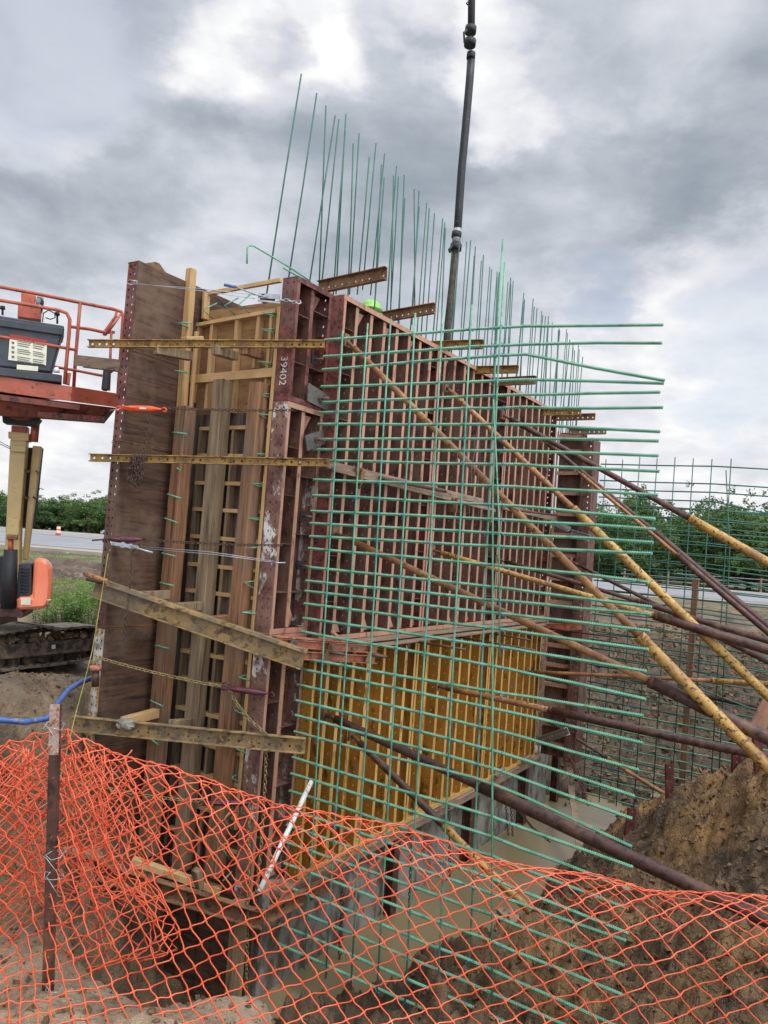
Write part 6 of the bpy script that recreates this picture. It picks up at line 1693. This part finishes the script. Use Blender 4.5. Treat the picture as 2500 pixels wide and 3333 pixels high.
def front(a, w):
    xa = amap(a); r_ = rad_at(xa); zt = ztop(xa); q = math.pi * r_ / 2
    bul = .05 * smooth_noise(a * 1.3, w * 1.6, 5)
    ash = amap(a) + .03 * smooth_noise(a * 1.1, w * 1.1 + 9, 8)
    if w < 0:
        w_ = -w; ang = min(w_ / r_, math.pi * .5)
        y = YN + r_ * math.sin(ang); z = zt - r_ * (1 - math.cos(ang))
        ex = max(0, w_ - q); z -= ex; y += ex * .12
        return Vector((ash + .02 * math.sin(a * 9), y + bul, z + .04 * smooth_noise(a * 3, w * 3, 6)))
    ang = min(w / r_, math.pi * .5)
    y = YN - r_ * math.sin(ang); z = zt - r_ * (1 - math.cos(ang)); ex = max(0, w - q)
    hmax = z + 1.50; e1_ = min(ex, hmax); z -= e1_ * .97; y -= e1_ * .06
    e2_ = max(0, ex - hmax); y -= e2_ * .93; z -= min(e2_, .25) * .22
    pin = math.exp(-((xa + 1.16) / .12) ** 2) * .05
    return Vector((ash, y + bul * 1.4 + pin, z))
net = thing('barrier_netting', 'orange plastic mesh barrier sagging across the foreground from a steel post', 'safety fence', Vector((0, YN, -1.65)))
b = MB()
def keepf(a, w):
    if w >= 0: return True
    fl = float(np.interp(amap(a), [-1.9, -1.1, -.7, -.3, .2, 1.6], [.45, .3, .45, .5, .28, .3])) + .05 * math.sin(a * 23)
    return -w < fl
net_sheet(b, front, -2.5, 1.8, -.6, 1.62, keep=keepf, seed=3)
b.build('mesh_sheet', 'net', net)
# second bunched layer at the left, behind the post, ending in a curled edge
arc = [(371, 2660), (420, 2800), (464, 2916), (520, 3000), (548, 3070), (545, 3165), (470, 3165)]
AX = []; AZ_ = []
for u, v in arc:
    p = PY(u, v, YN + .25); AX.append(p.x); AZ_.append(p.z)
o_ = sorted(zip(AZ_, AX)); AZs = [x[0] for x in o_]; AXs = [x[1] for x in o_]
def back(a, w):
    z = PY(300, 2470, YN + .2).z - w * .93
    xm = float(np.interp(z, AZs, AXs)); x0 = -1.95
    f_ = (a + 1.95) / 1.75
    f_ = 1 - (1 - f_) ** 1.35 if f_ < 1 else 1
    x = x0 + (xm - x0) * f_
    bul = .22 * smooth_noise(a * 3.2, w * 2.2, 15) + .05 * math.sin(a * 21)
    return Vector((x, YN + .24 + bul + .1 * f_, z + .05 * smooth_noise(a * 5, w * 4, 19)))
b = MB(); net_sheet(b, back, -1.95, -.2, 0, .88, e1=(.044, -.03), e2=(.034, .038), seed=9, r=.0029)
b.build('bunched_sheet', 'net', net)
def back2(a, w):
    p = back(a, w); return Vector((p.x * .92 - .12, p.y + .1 + .1 * smooth_noise(a * 4, w * 4, 44), p.z + .02 * math.sin(w * 30)))
b = MB(); net_sheet(b, back2, -1.95, -.45, .05, .72, e1=(.046, -.026), e2=(.04, .04), seed=12, r=.0028)
b.build('bunched_sheet', 'net', net)
def back3(a, w):
    x = -1.9 + (a + 1.95) * .62
    bul = .12 * smooth_noise(a * 4.1, w * 3.2, 61)
    z = ztop(x) - .05 - w * .9
    return Vector((x + .10 * w + .03 * math.sin(w * 14 + a * 5), YN + .16 + bul + .02 * math.sin(a * 31), z + .03 * smooth_noise(a * 6, w * 6, 71)))
b = MB(); net_sheet(b, back3, -1.95, -.1, 0, .62, e1=(.05, -.03), e2=(.036, .042), seed=19, r=.0027)
b.build('bunched_sheet', 'net', net)
# post of the netting
pt0, pt1 = PY(180, 2292, 2.66), PY(172, 3262, 2.66)
pt1 = pt1 - Z_ * .3
root = thing('fence_post', 'rusty perforated steel post holding the orange netting at left', 'post', pt1)
a = (pt1 - pt0).normalized(); x = Vector((1, 0, 0)); x = (x - a * x.dot(a)).normalized(); l = (pt1 - pt0).length
b = MB(); b.plate(pt0 - x * .015, a, x, l, .030, .004, [.015], .1, .004)
for sg in (-1, 1): b.obox(pt0 + a * l / 2 + x * sg * .0155 + Vector((0, .006, 0)), a * l / 2, x * .002, Vector((0, .008, 0)))
b.build('channel', 'rust_dark', root)
b = MB(); b.obox(pt0 + a * .085 + Vector((0, -.004, 0)), a * .085, x * .0165, Vector((0, .002, 0))); b.build('paint_patch', 'post_top', root)
for (v, seed) in ((2360, 1), (2780, 2), (2850, 3), (3210, 4)):
    rr = random.Random(seed); c = PY(178, v, 2.64); b = MB(); pts = []
    for k in range(12):
        q = k * .95; pts.append(c + Vector((.032 * math.cos(q) + rr.uniform(-.006, .006), .03 * math.sin(q), rr.uniform(-.012, .012))))
    pts.append(c + Vector((.03, -.02, -.06))); b.tube(pts, .0014, 4); b.build('tie_wire', 'cable', root)

# pvc pipe leaning in the netting
b = MB(); b.tube([PY(1013, 2545, 7.2), PY(930, 2720, 6.7), PY(843, 2905, 6.3)], .023, 12)
tag(b.build('plastic_pipe', 'pvc'), 'white plastic pipe leaning behind the netting beside the corner column', 'pipe')

# stones and clods on the near bank and in the mud
def clods():
    rr = random.Random(77); b = MB()
    spots = []
    for _ in range(260): spots.append((rr.uniform(-2.0, -.2), rr.uniform(2.2, 3.1), rr.uniform(.003, .011)))
    for _ in range(420): spots.append((rr.uniform(.6, 5.5), rr.uniform(6.0, 11.5), rr.uniform(.01, .05)))
    for _ in range(380): spots.append((rr.uniform(4.5, 13), rr.uniform(15, 24), rr.uniform(.04, .13)))
    for _ in range(160): spots.append((rr.uniform(-5, -2.9), rr.uniform(6.4, 9), rr.uniform(.008, .025)))
    spots = []
    def rs_(a, c_): return a * (c_ / a) ** (rr.random() ** 2.2)
    for _ in range(1500): spots.append((rr.uniform(-2.4, .3), rr.uniform(2.0, 3.2), rs_(.003, .016)))
    for _ in range(9000): spots.append((rr.uniform(.6, 6.5), rr.uniform(5.6, 12.0), rs_(.008, .042)))
    for _ in range(7000): spots.append((rr.uniform(4.0, 14), rr.uniform(14.8, 25), rs_(.02, .09)))
    for _ in range(2600): spots.append((rr.uniform(-6.5, -2.7), rr.uniform(6.3, 9.4), rs_(.005, .028)))
    xs = np.array([q[0] for q in spots]); ys_ = np.array([q[1] for q in spots]); hs = base_h(xs, ys_)
    for (x_, y_, r_), h0 in zip(spots, hs):
        hit_, loc, nn, ii = GOBJ.ray_cast(Vector((x_, y_, 5)), Vector((0, 0, -1)))
        if not hit_ or loc.z < WATER_Z - r_ * .3: continue
        s_, t_, _z = L(Vector((x_, y_, 0)))
        if -.4 < s_ < 9 and -1.7 < t_ < .3: continue
        ax = Vector((rr.gauss(0, 1), rr.gauss(0, 1), rr.gauss(0, 1))).normalized()
        ay = ax.cross(Vector((rr.gauss(0, 1), rr.gauss(0, 1), rr.gauss(0, 1)))).normalized(); az = ax.cross(ay)
        c = loc + Z_ * r_ * .25
        vs = [c + ax * (i * r_ * rr.uniform(.25, 1.2)) + ay * (j * r_ * rr.uniform(.2, 1.0)) + az * (k * r_ * rr.uniform(.2, .8)) for i in (-1, 1) for j in (-1, 1) for k in (-1, 1)]
        b.add(vs, [(0, 1, 3, 2), (4, 6, 7, 5), (0, 4, 5, 1), (2, 3, 7, 6), (0, 2, 6, 4), (1, 5, 7, 3)])
    o = b.build('clods', 'soil'); o.data.materials.clear(); o.data.materials.append(M['clod']); o['kind'] = 'stuff'
    tag(o, 'loose clods and crumbs of earth scattered on the banks', 'clods')
M['clod'] = mat('earth_clod', lin('#4f3f2d'), lin('#745d43'), lin('#3c3024'), scale=3, rough=.95, bump=.4, frame=False)
clods()
